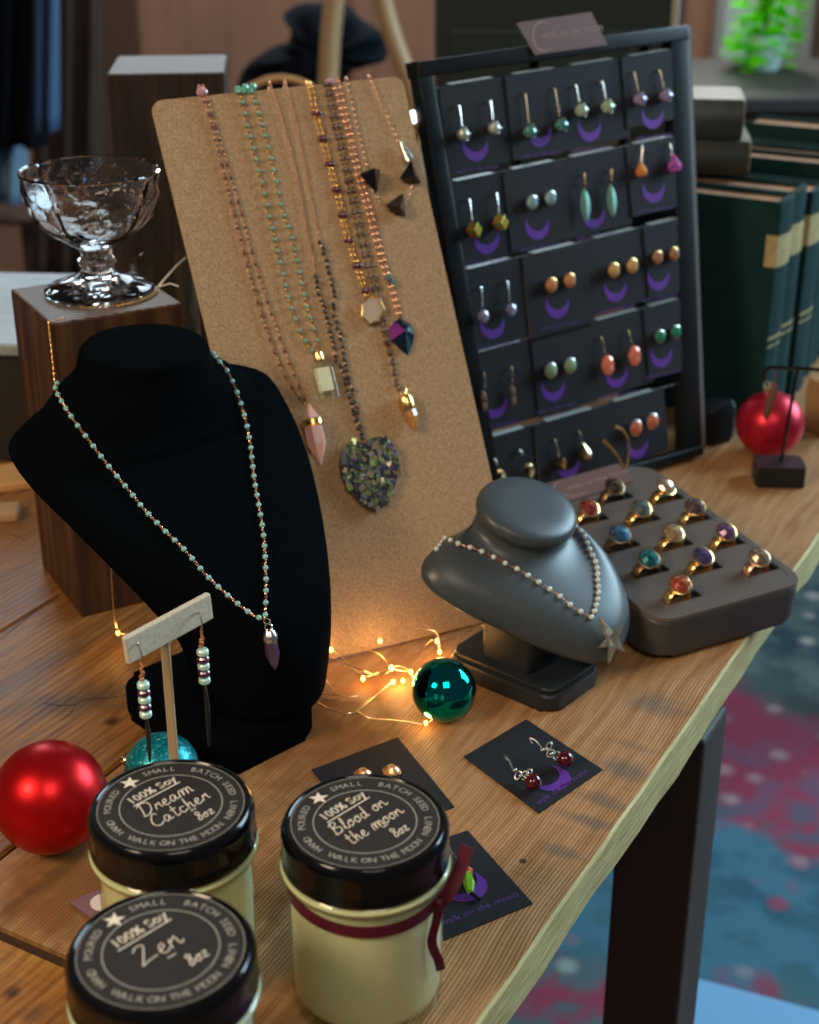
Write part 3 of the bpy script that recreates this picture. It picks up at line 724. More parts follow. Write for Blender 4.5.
R = [(574.6, 526.5), (583, 535.6), (589, 551), (595.4, 564.6), (597, 583), (597, 598), (592, 617)]
PL = catmull([hit(GB, u, v, .0012) for u, v in L], 5); PR = catmull([hit(GB, u, v, .0012) for u, v in R], 5)
bm = chain_bm(PL, .0022, .0010, .00024, Vector((.5, -.7, .5))); b2 = chain_bm(PR, .0022, .0010, .00024, Vector((.5, -.7, .5)))
b2.to_mesh(me_); bm.from_mesh(me_); b2.free(); ob('chain', bm, M_rose, nk, world=True)
beads(nk, PL, .0080, 'moon', M_moon, .0018); beads(nk, PR, .0048, 'moon', M_moon, .0018)
# star pendant (curved starfish)
tips = [(594.5, 621), (617, 626), (624, 653), (612, 666), (593, 647)]; ctr = (608, 641)
star_c = hit(GB, *ctr, .0045)
tp_ = [hit(GB, u, v, .0045) for u, v in tips]
nrm = (tp_[0] - star_c).cross(tp_[2] - star_c).normalized()
if nrm.y > 0: nrm = -nrm
bm = BM(); ring_ = []
for i in range(5):
    a, c2 = tp_[i], tp_[(i + 1) % 5]; ring_.append(a); ring_.append(star_c + ((a + c2) / 2 - star_c) * .42)
top = [bm.verts.new(p + nrm * .0006) for p in ring_]; bot = [bm.verts.new(p - nrm * .0012) for p in ring_]; cv = bm.verts.new(star_c + nrm * .0028)
for i in range(10):
    j = (i + 1) % 10; bm.faces.new((top[i], top[j], cv)); bm.faces.new((bot[j], bot[i], top[i], top[j])) if False else bm.faces.new((bot[i], bot[j], top[j], top[i]))
bm.faces.new(bot[::-1])
ob('star_pendant', bm, noise_color(M_palegold, 300, [(.3, (.20, .15, .10)), (.7, (.50, .42, .30))], bump=.6, dist=.0006), nk, smooth=False, world=True)

# ------------------------------------------------------------------ necklace board
BO = Vector((-.078, .8252, .002)); byaw, btilt = .4784, .5138; BW, BH = .1769, .3817
bd = Vector((cos(byaw), sin(byaw), 0)); bmn = Vector((-sin(byaw), cos(byaw), 0)); bup = Vector((0, 0, cos(btilt))) + bmn * sin(btilt); bn = bd.cross(bup)
if bn.y > 0: bn = -bn
BT = .004
board = thing('necklace_board', 'leaning tan chipboard panel with rounded corners hung with necklaces', 'display board', BO)
def bp(u, v, off=.0): return onplane(u, v, BO, bn) + bn * off
cs = [bp(291, 669), bp(522, 613), bp(402, 76), bp(151, 101)]
loc2 = [((c - BO).dot(bd), (c - BO).dot(bup)) for c in cs]
def round_poly(P, r, k=5):
    out = []; n = len(P)
    for i in range(n):
        p = Vector(P[i]); a = (Vector(P[i - 1]) - p).normalized(); c = (Vector(P[(i + 1) % n]) - p).normalized()
        s, e = p + a * r, p + c * r
        for j in range(k + 1):
            t = j / k; out.append((s * (1 - t) ** 2 + p * 2 * t * (1 - t) + e * t * t)[:])
    return out
FB = frame(BO, bd, bup, bn)
bm = BM(); prism(bm, round_poly(loc2, .008), -BT, 0, FB, 0)
bmesh.ops.recalc_face_normals(bm, faces=bm.faces)
for f in bm.faces:
    if abs(f.normal.dot(bn)) < .5: f.material_index = 1
ob('panel', bm, [M_chip, M_chip_edge], board, smooth=False, world=True)
mid = BO + bd * (BW * .5) - bn * (BT + .002)
bm = BM(); A_ = mid + bup * .24; Fp = Vector((A_.x, A_.y, 0)) + bmn * .06; Fp.z = .0035
for s in (-.02, .02): tube(bm, [A_ + bd * s, Fp + bd * s * 2], .003, 8)
tube(bm, [Fp - bd * .05, Fp + bd * .05], .003, 8)
ob('easel_leg', bm, M_dark, board, world=True)

def bpath(px, off=.0016, over=True, k=4):
    P = [bp(u, v, off) for u, v in px]
    if over:                                # first point: over the top edge to the back
        e = P[0]; P = [e - bn * (BT + .004) - bup * .006, e - bn * (BT * .5 + .0015) + bup * .0025] + P
    return catmull(P, k)
def join(b1, b2): b2.to_mesh(me_); b1.from_mesh(me_); b2.free(); me_.clear_geometry(); return b1
def necklace(label, strands, chain_mat, link, wire, u0=None):
    r = thing('necklace', label, 'necklace', bp(*strands[0][0], 0), group=None)
    bm = BM(); paths = []
    for s in strands:
        P = bpath(s); paths.append(P); bm = join(bm, chain_bm(P, link, link * .45, wire * 1.6, bn))
    ob('chain', bm, chain_mat, r, world=True); return r, paths
def chips(root, px, m, r, n, name='clasp_bead', off=.001):
    bm = BM()
    for i in range(n):
        p = bp(px[0] + random.uniform(-px[2], px[2]), px[1] + random.uniform(-px[3], px[3]), off)
        ico(bm, p, r * random.uniform(.6, 1), None, 0, 1, R=Euler([random.uniform(0, 3)] * 3).to_matrix())
    ob(name, bm, m, root, smooth=False, world=True)
# 1 rose quartz
L = [(200, 90), (215, 140), (230, 200), (246, 262), (262, 318), (281, 370), (300, 400), (306, 406)]
R = [(204, 90), (219, 140), (237, 200), (254, 262), (272, 318), (291, 370), (304, 400), (307, 406)]
n1, ps = necklace('brown beaded necklace with a rose quartz point, leftmost on the board', [L, R], M_rose, .0024, .00022)
for P in ps: beads(n1, P, .0085, 'brown', M_brownbead, .0012, start=.02)
chips(n1, (202, 91, 3, 3), M_pinkcry, .003, 4, 'crystal_chip')
top = bp(305, 404, .006); tip = bp(318, 467, .006)
ax = (tip - top); Ln = ax.length; axn = ax.normalized(); s_ = axn.cross(bn).normalized(); M = frame(top, s_, -bn, axn)
bm = BM(); lathe(bm, [(0, 0), (.0062, Ln * .26), (.0066, Ln * .66), (0, Ln)], 6, M); pq = ob('pendant', bm, M_rosequartz, n1, smooth=False, world=True, label='pink quartz point')
bm = BM(); lathe(bm, [(.0062, Ln * .26), (.0072, Ln * .28), (.0072, Ln * .36), (.0062, Ln * .38)], 12, M); ob('pendant_band', bm, M_gold, n1, world=True, label='gold band')
# 2 green with scent bottle
L = [(239, 92), (246.7, 128), (256, 165), (265.7, 206), (277, 254), (289.5, 307.6), (303, 340), (312, 352)]
R = [(250, 91), (257.8, 114), (269, 155), (280, 206), (289.5, 234.6), (296, 263), (307, 311), (316, 340), (318, 352)]
n2, ps = necklace('green beaded necklace with a little glass bottle pendant on the board', [L, R], M_gold, .0024, .0002)
for P in ps: beads(n2, P, .0078, 'green', M_greenb, .0016, start=.012)
chips(n2, (241, 90, 4, 2), M_green, .0035, 4, 'green_chip_clasp'); chips(n2, (250, 89, 3, 2), M_green, .0035, 3, 'green_chip_clasp')
top = bp(314, 355, .007); tip = bp(325, 402, .007); axn = (tip - top).normalized(); Ln = (tip - top).length; s_ = axn.cross(bn).normalized(); M = frame(top, s_, -bn, axn)
bm = BM(); prism(bm, [(-.0035, .004), (.0035, .004), (.0065, .009), (.0065, Ln), (-.0065, Ln), (-.0065, .009)], -.0045, .0045, frame(top, s_, axn, bn), 0, .001); ob('bottle', bm, M_jarglass, n2, world=True, smooth=False, label='clear glass bottle')
bm = BM(); prism(bm, [(-.0045, .0105), (.0045, .0105), (.0045, Ln - .006), (-.0045, Ln - .006)], -.0028, .0028, frame(top, s_, axn, bn)); ob('bottle_filling', bm, mat('ivory_oil', (.8, .75, .58), .4), n2, world=True, smooth=False)
bm = BM(); lathe(bm, [(0, -.001), (.003, 0), (.0036, .003), (.0036, .005)], 12, M); torus(bm, top - axn * .002, .002, .0005, X=axn, Y=s_); ob('bottle_cap', bm, M_gold, n2, world=True, label='gold cap')
# 3 dark with heart
L = [(270.5, 87), (284.8, 133), (297.5, 184), (307, 238), (313, 263), (316.5, 288.6), (322, 305.6), (328.7, 331), (335, 357), (343, 375), (348, 393), (355.6, 423.6), (362, 441)]
R = [(285.7, 86), (300.6, 149), (310, 196.5), (318.7, 239), (326, 263), (332.6, 293), (334, 316), (341, 341.5), (344, 364.6), (352, 393), (358, 423.6), (363, 441)]
n3, ps = necklace('dark beaded necklace with a large mosaic heart pendant on the board', [L, R], M_rose, .0020, .00018)
for P, s0 in zip(ps, (.145, .125)): beads(n3, P, .0042, 'dk', M_dkbead, .0016, start=s0, jit=.0008, limit=46)
hc = bp(368, 474, .003)
hpx = [(362, 447), (353, 441), (343, 448), (339, 462), (341, 478), (350, 494), (362, 507), (374, 513), (384, 503), (392, 487), (396, 470), (394, 455), (386, 441), (375, 438), (366, 441)]
hl = [FB.inverted() @ bp(u, v, 0) for u, v in hpx]
bm = BM(); prism(bm, [(p.x, p.y) for p in catmull([Vector((p.x, p.y, 0)) for p in hl], 3, True)], .0004, .005, FB, 0, .0012)
M_heart = mat('resin_mosaic', (.03, .035, .04), .15, coat=.7)
ht = ob('heart_pendant', bm, M_heart, n3, world=True, smooth=False)
cols = [(.14, .14, .09), (.16, .22, .08), (.05, .06, .08), (.34, .26, .16), (.10, .11, .2), (.3, .4, .14), (.2, .19, .17), (.3, .27, .24), (.06, .07, .07)]
fl = [mat('shell_flake_%d' % i, c, .2, .35, coat=.5) for i, c in enumerate(cols)]
def inside(pt, poly):
    c = False
    for i in range(len(poly)):
        a, q = poly[i - 1], poly[i]
        if (a[1] > pt[1]) != (q[1] > pt[1]) and pt[0] < (q[0] - a[0]) * (pt[1] - a[1]) / (q[1] - a[1]) + a[0]: c = not c
    return c
bm = BM(); cnt = 0
while cnt < 230:
    u = random.uniform(339, 396); v = random.uniform(438, 513)
    if not inside((u, v), hpx): continue
    p = bp(u, v, .0052 + random.uniform(0, .0008)); a = random.uniform(0, 3.1); s = random.uniform(.0011, .0025)
    X = bd * cos(a) + bup * sin(a); Y = bn.cross(X) + bn * random.uniform(-.3, .3)
    box(bm, (0, 0, 0), (s * 2, s * 1.5, .0006), frame(p, X, Y.normalized(), X.cross(Y).normalized()), random.randrange(len(fl))); cnt += 1
prop(ob('shell_flake', bm, fl, n3, world=True, smooth=False), kind='stuff')
# 4 gold/plum with druzy
L = [(307, 86), (316.5, 126.7), (326, 161.6), (335.5, 196.5), (345, 238), (357.8, 276), (366, 298)]
R = [(311, 86), (320.5, 126.7), (330, 161.6), (339.5, 196.5), (349, 238), (361, 274), (370, 298)]
n4, ps = necklace('gold chain necklace with plum beads and a druzy slice on the board', [L, R], M_gold, .0026, .00026)
for P in ps: beads(n4, P, .0178, 'plum', M_plum, .0022, start=.03)
dc = bp(370.5, 311, .003); bm = BM()
P = [(FB.inverted() @ bp(370.5 + 11 * cos(a) * (1 + .08 * (-1) ** i), 311 + 14 * sin(a) * (1 + .08 * (-1) ** i), 0)) for i, a in enumerate([2 * pi * k / 14 for k in range(14)])]
prism(bm, [(p.x, p.y) for p in P], .001, .0035, FB); ob('pendant', bm, M_druzy, n4, world=True, smooth=False, label='grey druzy slice')
bm = BM(); tube(bm, [FB @ Vector((p.x, p.y, .0035)) for p in P] + [FB @ Vector((P[0].x, P[0].y, .0035))], .0009, 5); ob('pendant_rim', bm, M_gold, n4, world=True)
# 5 brown beads with tooth
L = [(324.5, 86), (331, 120), (338.7, 149), (351.4, 209), (361, 250.5), (372, 288.6), (379, 318), (384, 341.5), (391, 362), (395, 384), (398, 393)]
R = [(329, 85), (337, 120), (345, 155), (358, 215), (367, 252), (377, 288.6), (383, 318), (387, 341.5), (392.5, 362), (396, 384), (399, 393)]
n5, ps = necklace('brown beaded necklace with a gold-capped tooth pendant on the board', [L, R], M_bronze, .0022, .0002)
for P in ps: beads(n5, P, .0075, 'smoke', M_smoke, .0016, start=.01)
pendant_point(n5, bp(401, 396, .005), bp(413, 433, .005), .0046, M_tiger, M_gold, .42, lab='striped brown tooth')
# 6 rose chain with leaf crystal
L = [(332.4, 84), (345, 126.7), (354.6, 171), (364, 203), (377, 250.5), (386, 279), (395, 307.6), (399, 320)]
R = [(338, 83), (349, 126), (359, 171), (369, 205), (381, 250.5), (390, 279), (398, 307.6), (400, 320)]
n6, ps = necklace('rose gold chain necklace with an iridescent leaf crystal on the board', [L, R], M_rose, .0030, .0003)
bm = BM(); ico(bm, bp(387, 279, .003), .0030, None, 0, 1); ico(bm, bp(391, 284, .003), .0022, None, 0, 1); ob('bead', bm, mat('grey_blue_crystal', (.12, .18, .2), .1, coat=.5), n6, world=True, smooth=False)
lp = [(399, 319), (410, 325), (413, 335), (411, 346), (406.5, 356), (399, 350), (390, 341), (388, 329), (393, 322)]
ll = [bp(u, v, .002) for u, v in lp]; bm = BM(); c1 = bp(401, 333, .008); c0 = bp(402, 336, .0005)
rv = [bm.verts.new(p) for p in ll]; c1v = bm.verts.new(c1); c0v = bm.verts.new(c0)
for i in range(9):
    j = (i + 1) % 9; f = bm.faces.new((rv[i], rv[j], c1v)); f.material_index = 1 if i in (7, 6) else (2 if i in (3, 1) else 0); bm.faces.new((rv[j], rv[i], c0v))
ob('leaf_pendant', bm, [mat('midnight_crystal', (.01, .02, .05), .08, .5, coat=.8), mat('violet_flash_crystal', (.35, .05, .38), .12, .5, coat=.8), mat('teal_flash_crystal', (.03, .14, .15), .1, .5, coat=.8)], n6, world=True, smooth=False)
chips(n6, (330, 83, 6, 2), M_pinkcry, .0025, 5, 'crystal_chip')
# 7 black arrow choker
n7 = thing('necklace', 'short rose gold choker with black arrowhead stones, rightmost on the board', 'necklace', bp(360, 80))
bm = chain_bm(bpath([(346.7, 81), (355, 120), (362, 150), (367, 170)]), .0028, .0013, .0003, bn)
bm = join(bm, chain_bm(bpath([(369, 78), (379, 100), (390, 124), (398, 143)]), .0028, .0013, .0003, bn))
bm = join(bm, chain_bm(bpath([(372, 190), (380, 203), (390, 207), (398, 208), (408, 198), (411, 188), (410, 172)], over=False), .003, .0012, .0003, bn))
ob('chain', bm, M_rose, n7, world=True)
for (a, q, w_) in (((367, 171), (374, 194), 6.5), ((409, 165), (408, 184), 6.5), ((400, 197), (393, 214), 6.5)):
    A = bp(*a, .004); Bq = bp(*q, .004); axn = (Bq - A).normalized(); s_ = axn.cross(bn).normalized()
    M = frame(A, s_, -bn, axn); Ln = (Bq - A).length
    bm = BM(); lathe(bm, [(0, -.001), (.001, -.0005), (.0080, Ln * .9), (.0060, Ln), (0, Ln * .85)] if a[1] != 171 else [(0, 0), (.0080, .002), (.001, Ln), (0, Ln)], 4, M)
    ob('arrow_stone', bm, M_black, n7, world=True, smooth=False)
A = bp(398, 143, .004); Bq = bp(407, 163, .004); axn = (Bq - A).normalized(); s_ = axn.cross(bn).normalized()
bm = BM(); lathe(bm, [(0, 0), (.0012, .0004), (.0042, (Bq - A).length), (0, (Bq - A).length)], 16, frame(A, s_, -bn, axn)); ob('silver_cone', bm, M_silver, n7, world=True)

# ------------------------------------------------------------------ earring rack
RO = Vector((.0524, 1.0559, .003)); ryaw, rtilt = .5714, .2278
rd = Vector((cos(ryaw), sin(ryaw), 0)); rm = Vector((-sin(ryaw), cos(ryaw), 0)); rup = Vector((0, 0, cos(rtilt))) + rm * sin(rtilt); rn = rd.cross(rup)
if rn.y > 0: rn = -rn
FR = frame(RO, rd, rup, rn); FRi = FR.inverted()
def rp(u, v, off=0.0): return onplane(u, v, RO, rn) + rn * off
def rl(u, v):
    p = FRi @ onplane(u, v, RO, rn); return (p.x, p.y)
rack = thing('earring_rack', 'black framed earring rack with wire rails leaning behind the necklace board', 'earring rack', RO)
def quadbar(name, px, z0, z1, m, bev=.0015):
    bm = BM(); prism(bm, [rl(*p) for p in px], z0, z1, FR, 0, bev, 3); return ob(name, bm, m, rack, world=True, angle=50)
quadbar('side_rail', [(413, 62), (428, 60), (503, 509), (487, 514)], -.009, .004, M_rackframe)
quadbar('side_rail', [(668, 30), (685, 25), (700, 454), (682, 458)], -.009, .004, M_rackframe)
quadbar('top_rail', [(413, 62), (685, 25), (685.6, 40), (416, 78)], -.012, .005, M_rackframe)
quadbar('bottom_rail', [(486, 503), (699, 445), (700, 454), (487, 514)], -.007, .006, M_rackframe)
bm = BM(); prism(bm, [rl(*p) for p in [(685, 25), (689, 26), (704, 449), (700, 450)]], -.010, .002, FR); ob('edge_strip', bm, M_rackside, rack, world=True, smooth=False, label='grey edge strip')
BARS = [((436, 88), (672, 50)), ((444, 184.5), (676, 136)), ((451, 274), (679, 218.5)), ((460, 357.5), (681, 298)), ((475, 442), (683, 382))]
bm = BM()
for a, q in BARS: tube(bm, [rp(*a, -.001), rp(*q, -.001)], .0011, 8)
ob('wire_rail', bm, M_steel, rack, world=True)
bm = BM(); tp = rp(600, 45, -.016); ft = Vector((tp.x, tp.y, 0)) + rm * .08
for s in (-.05, .06): tube(bm, [tp + rd * s, Vector((ft.x, ft.y, .004)) + rd * s], .004, 8)
ob('easel_leg', bm, M_rackframe, rack, world=True)
fo = T(712, 440, 0); bm = BM(); prism(bm, rrect(-.018, -.012, .018, .012, .008), 0, .035, frame(fo, rd, rm, Vector((0, 0, 1))), 0, .005, 3); ob('foot', bm, M_rackframe, rack, world=True)

moonS = None; t_moon = text_geo('walk on the moon', .0052)
def dress_card(bm, cx, cy, wdt, M, mi=1, mi2=2, moon=.0115):
    MM = M @ Matrix.Translation(Vector((cx + wdt * .04, cy - .002, .0007)))
    strip_crescent(bm, moon, -98, MM, mi)
    MM = M @ Matrix.Translation(Vector((cx, cy - moon - .0075, .0007)))
    addgeo(bm, t_moon[0], t_moon[1], MM, mi2)
ROWN = ['top', 'second', 'third', 'fourth', 'bottom']
cards = [  # row, left px, right px, length factor, what hangs there, moon centre px
    (0, 437, 503, 1.0, 'silver flower', (473, 143)), (0, 502, 562, 1.0, 'teal druzy ball', (536, 129)), (0, 560, 622, .99, 'pale green druzy', (587, 124)), (0, 618, 676, .87, 'lavender bead', (649, 112)),
    (1, 444, 503, 1.0, 'green and red cube', (484, 236)), (1, 500, 562, .98, 'pale blue stud', (534, 222)), (1, 559, 624, .98, 'long leaf', (591, 211)), (1, 623, 679, .9, 'orange and violet drop', (650, 186)),
    (2, 456, 520, 1.0, 'lavender disc', (490, 321)), (2, 519, 584, 1.08, 'copper stud', (554, 301)), (2, 583, 644, .95, 'golden stud', (613, 285)), (2, 640, 684, .95, 'bronze stud', (655, 274)),
    (3, 463, 530, 1.0, 'dark dangling', (492, 401)), (3, 528, 588, 1.02, 'jade green stud', (550, 384)), (3, 584, 646, 1.0, 'coral oval', (614, 371)), (3, 640, 683, .95, 'emerald green stud', (658, 351)),
    (4, 478, 532, .9, 'gold leaf drop', None), (4, 531, 602, .9, 'gold charm', (565, 461)), (4, 602, 662, .86, 'red sparkling stud', (635, 442))]
def barpt(i, u):
    a, q = BARS[i]; t = (u - a[0]) / (q[0] - a[0]); return (u, a[1] + (q[1] - a[1]) * t)
CL = .0615
for ci, (row, u0, u1, f, what, mc) in enumerate(cards):
    A = rl(*barpt(row, u0)); Bq = rl(*barpt(row, u1)); H_ = CL * f; off = .002 + .0012 * (ci % 2) 
    t = thing('earring_card', 'black card holding the %s earrings, %s row of the rack' % (what, ROWN[row]), 'earring card', FR @ Vector((A[0], A[1], 0)), group='black earring cards on the rack')
    t['group'] = 'black earring cards on the rack'
    slope = (Bq[1] - A[1]) / (Bq[0] - A[0]); n_ = slope * H_ * .0
    pts = [(A[0] + .0005, A[1] - H_), (Bq[0] - .0005, Bq[1] - H_), (Bq[0] - .0003, Bq[1] + .0006), (A[0] + .0003, A[1] + .0006)]
    bm = BM(); prism(bm, pts, off, off + .0005, FR)
    if mc:
        m_ = rl(*mc); MM = FR @ Matrix.Translation(Vector((m_[0], m_[1], off))); dress_card(bm, 0, 0, 0, MM)
    ob('card', bm, [M_card, M_purple, M_purple_text], t, world=True, smooth=False)
    # folded top tab lying over the rail, sky sheen put into its pale colour
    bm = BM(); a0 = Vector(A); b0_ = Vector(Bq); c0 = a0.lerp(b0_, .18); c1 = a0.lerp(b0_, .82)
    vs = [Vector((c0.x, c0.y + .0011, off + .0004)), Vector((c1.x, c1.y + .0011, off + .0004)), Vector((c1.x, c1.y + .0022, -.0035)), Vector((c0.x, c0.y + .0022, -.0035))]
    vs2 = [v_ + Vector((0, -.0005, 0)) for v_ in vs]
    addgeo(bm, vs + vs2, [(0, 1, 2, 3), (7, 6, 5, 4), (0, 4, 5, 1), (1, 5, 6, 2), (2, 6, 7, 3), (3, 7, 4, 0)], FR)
    ob('fold_tab', bm, M_tab, t, world=True, smooth=False, label='folded top with painted sky sheen')

# earrings on the rack
def hook_bm(p, Z, X, Nn, L=.014, wire=.00045):
    bm = BM(); r = .0022
    P = [p + Nn * -.002 + Z * 0]
    for i in range(7):
        a = pi * i / 6; P.append(p + Nn * (.0005 + r * (1 - cos(a)) * .5) + Z * (r * sin(a) * .9))
    P += [p + Nn * .0027 - Z * (L * .5), p + Nn * .0022 - Z * L]
    tube(bm, catmull(P, 2), wire, 5); torus(bm, p + Nn * .0024 - Z * (L * .55), .0007, .0004, X=X, Y=Nn, seg=8, k=4)
    return bm
def gem(bm, p, r, X, Z, Nn, kind='ball', mi=0, L=None):
    F = frame(p, X, Z, Nn)
    if kind == 'ball': ico(bm, (0, 0, 0), r, F, mi, 2)
    elif kind == 'stud': lathe(bm, [(0, r * .75), (r * .5, r * .65), (r * .95, r * .25), (r, 0), (r * .9, -r * .2), (0, -r * .2)], 10, F, mi)
    elif kind == 'oval': ico(bm, (0, 0, 0), r, F, mi, 2, (1, L / r, .5))
    elif kind == 'leaf':
        n = 14; vs = []; 
        for i in range(n + 1):
            t = i / n; w_ = r * sin(pi * t) ** .75; y = L / 2 - L * t
            vs += [(-w_, y, 0), (0, y, .0012), (w_, y, 0), (0, y, -.0006)]
        fs = []
        for i in range(n):
            for k in range(4): fs.append((4 * i + k, 4 * i + (k + 1) % 4, 4 * i + 4 + (k + 1) % 4, 4 * i + 4 + k))
        addgeo(bm, vs, fs, F, mi)
    elif kind == 'drop': lathe(bm, [(0, r * 1.5), (r * .4, r * .9), (r * .95, r * 0), (r * .8, -r * .6), (0, -r)], 8, frame(p, X, -Nn, Z), mi)
    elif kind == 'cube': box(bm, (0, 0, 0), (r * 1.5,) * 3, F @ Euler((0.3, .3, pi / 4)).to_matrix().to_4x4(), mi, r * .15)
def irid(name, c, c2, metal=.3):
    m = mat(name, c, .15, metal, coat=.8)
    nt, ns, lk, b = nodes(m); tc = N(nt, 'ShaderNodeTexCoord'); vo = N(nt, 'ShaderNodeTexVoronoi'); vo.inputs['Scale'].default_value = 420; lk.new(tc.outputs['Object'], vo.inputs[0])
    sp = N(nt, 'ShaderNodeSeparateColor'); lk.new(vo.outputs['Color'], sp.inputs[0]); r = ramp(nt, [(0, c), (.55, tuple((a + q) / 2 for a, q in zip(c, c2))), (1, c2)]); lk.new(sp.outputs[0], r.inputs[0]); lk.new(r.outputs[0], b.inputs['Base Color'])
    return m
G = dict(
    flower=irid('clear_silver_flower', (.25, .3, .25), (.6, .65, .6)), teal=irid('teal_druzy', (.02, .1, .12), (.15, .45, .42)), pgreen=irid('pale_green_druzy', (.3, .45, .3), (.5, .62, .45)),
    lav=irid('lavender_ab', (.2, .2, .45), (.5, .4, .6)), cubeg=irid('vitrail_cube', (.25, .55, .05), (.8, .08, .05)), pblue=irid('pale_blue', (.15, .35, .45), (.4, .6, .6)),
    leafc=mat('verdigris_copper', (.16, .34, .28), .4, .4), leafr=mat('copper_leaf_rim', (.5, .25, .12), .35, 1), orange=irid('amber_drop', (.8, .2, .03), (.9, .4, .1)), violet=irid('violet_drop', (.2, .1, .7), (.9, .15, .25)),
    disc=irid('lavender_disc', (.25, .22, .32), (.42, .38, .5)), copper=irid('copper_druzy', (.55, .18, .06), (.85, .42, .22)), golden=irid('golden_druzy', (.5, .26, .08), (.85, .6, .3)), dgold=irid('bronze_druzy', (.28, .12, .06), (.6, .35, .2)),
    dark=irid('smoky_drop', (.05, .03, .03), (.4, .25, .18)), jade=irid('jade_druzy', (.25, .45, .25), (.45, .6, .4)), coral=irid('coral_oval', (.85, .12, .06), (.95, .4, .25)), emer=irid('emerald_druzy', (.0, .15, .08), (.05, .4, .25)),
    goldleaf=irid('gold_leaf', (.55, .35, .12), (.9, .7, .4), 1), red=irid('red_druzy', (.45, .03, .03), (.85, .35, .2)))
c4 = lambda x, y: (400 + x / 2.73, 60 + y / 2.73)
c5 = lambda x, y: (430 + x / 2.73, 230 + y / 2.73)
ER = [  # hook px, stone px, kind, radius, length, stone material, metal, what, row
    (c4(150, 130), c4(157, 205), 'ball', .0042, 0, 'flower', M_silver, 'silver flower', 0), (c4(235, 118), c4(242, 188), 'ball', .0042, 0, 'flower', M_silver, 'silver flower', 0),
    (c4(330, 100), c4(338, 198), 'ball', .0046, 0, 'teal', M_bronze, 'teal druzy ball', 0), (c4(410, 85), c4(424, 180), 'ball', .0046, 0, 'teal', M_bronze, 'teal druzy ball', 0),
    (c4(468, 75), c4(478, 140), 'ball', .0046, 0, 'pgreen', M_oldsilver, 'pale green druzy', 0), (c4(540, 65), c4(549, 130), 'ball', .0046, 0, 'pgreen', M_oldsilver, 'pale green druzy', 0),
    (c4(627, 40), c4(637, 110), 'ball', .0046, 0, 'lav', M_bronze, 'lavender bead', 0), (c4(696, 35), c4(708, 100), 'ball', .0046, 0, 'lav', M_bronze, 'lavender bead', 0),
    (c4(178, 385), c4(186, 465), 'cube', .0048, 0, 'cubeg', M_silver, 'green and red cube', 1), (c4(252, 368), c4(258, 445), 'cube', .0048, 0, 'cubeg', M_silver, 'green and red cube', 1),
    (None, c4(345, 390), 'stud', .0044, 0, 'pblue', M_silver, 'pale blue stud', 1), (None, c4(395, 378), 'stud', .0044, 0, 'pblue', M_silver, 'pale blue stud', 1),
    (c4(491, 315), c4(490, 397), 'leaf', .0042, .026, 'leafc', M_bronze, 'long leaf', 1), (c4(564, 305), c4(562, 385), 'leaf', .0042, .026, 'leafc', M_bronze, 'long leaf', 1),
    (c4(648, 240), c4(641, 305), 'drop', .0045, 0, 'orange', M_oldsilver, 'orange drop', 1), (c4(725, 235), c4(730, 290), 'drop', .0055, 0, 'violet', M_oldsilver, 'violet and red drop', 1),
    (c5(128, 160), c5(130, 235), 'oval', .0045, .0052, 'disc', M_silver, 'lavender disc', 2), (c5(200, 145), c5(205, 217), 'oval', .0045, .0052, 'disc', M_silver, 'lavender disc', 2),
    (None, c5(315, 150), 'stud', .0046, 0, 'copper', M_gold, 'copper stud', 2), (None, c5(365, 137), 'stud', .0046, 0, 'copper', M_gold, 'copper stud', 2),
    (None, c5(485, 110), 'stud', .0048, 0, 'golden', M_gold, 'golden stud', 2), (None, c5(535, 98), 'stud', .0048, 0, 'golden', M_gold, 'golden stud', 2),
    (None, c5(605, 75), 'stud', .0044, 0, 'dgold', M_gold, 'bronze stud', 2), (None, c5(650, 66), 'stud', .0044, 0, 'dgold', M_gold, 'bronze stud', 2),
    (c5(137, 395), c5(135, 465), 'oval', .0026, .0085, 'dark', M_bronze, 'dark dangling', 3), (c5(211, 378), c5(213, 450), 'oval', .0026, .0085, 'dark', M_bronze, 'dark dangling', 3),
    (None, c5(314, 382), 'stud', .0048, 0, 'jade', M_silver, 'jade green stud', 3), (None, c5(366, 368), 'stud', .0048, 0, 'jade', M_silver, 'jade green stud', 3),
    (c5(457, 298), c5(468, 368), 'oval', .0052, .0088, 'coral', M_bronze, 'coral oval', 3), (c5(531, 280), c5(541, 342), 'oval', .0052, .0088, 'coral', M_bronze, 'coral oval', 3),
    (None, c5(612, 290), 'stud', .0044, 0, 'emer', M_silver, 'emerald green stud', 3), (None, c5(655, 278), 'stud', .0044, 0, 'emer', M_silver, 'emerald green stud', 3),
    (c5(168, 628), c5(180, 668), 'leaf', .0036, .012, 'goldleaf', M_oldsilver, 'gold leaf drop', 4), (c5(236, 603), c5(255, 655), 'leaf', .0045, .014, 'goldleaf', M_oldsilver, 'gold leaf drop', 4),
    (c5(330, 575), c5(341, 635), 'cube', .0042, 0, 'goldleaf', M_bronze, 'gold heart charm', 4), (c5(397, 555), c5(405, 608), 'drop', .0052, 0, 'goldleaf', M_bronze, 'gold cone charm', 4),
    (None, c5(545, 538), 'stud', .0052, 0, 'red', M_silver, 'red sparkling stud', 4), (None, c5(590, 520), 'stud', .0052, 0, 'red', M_silver, 'red sparkling stud', 4)]
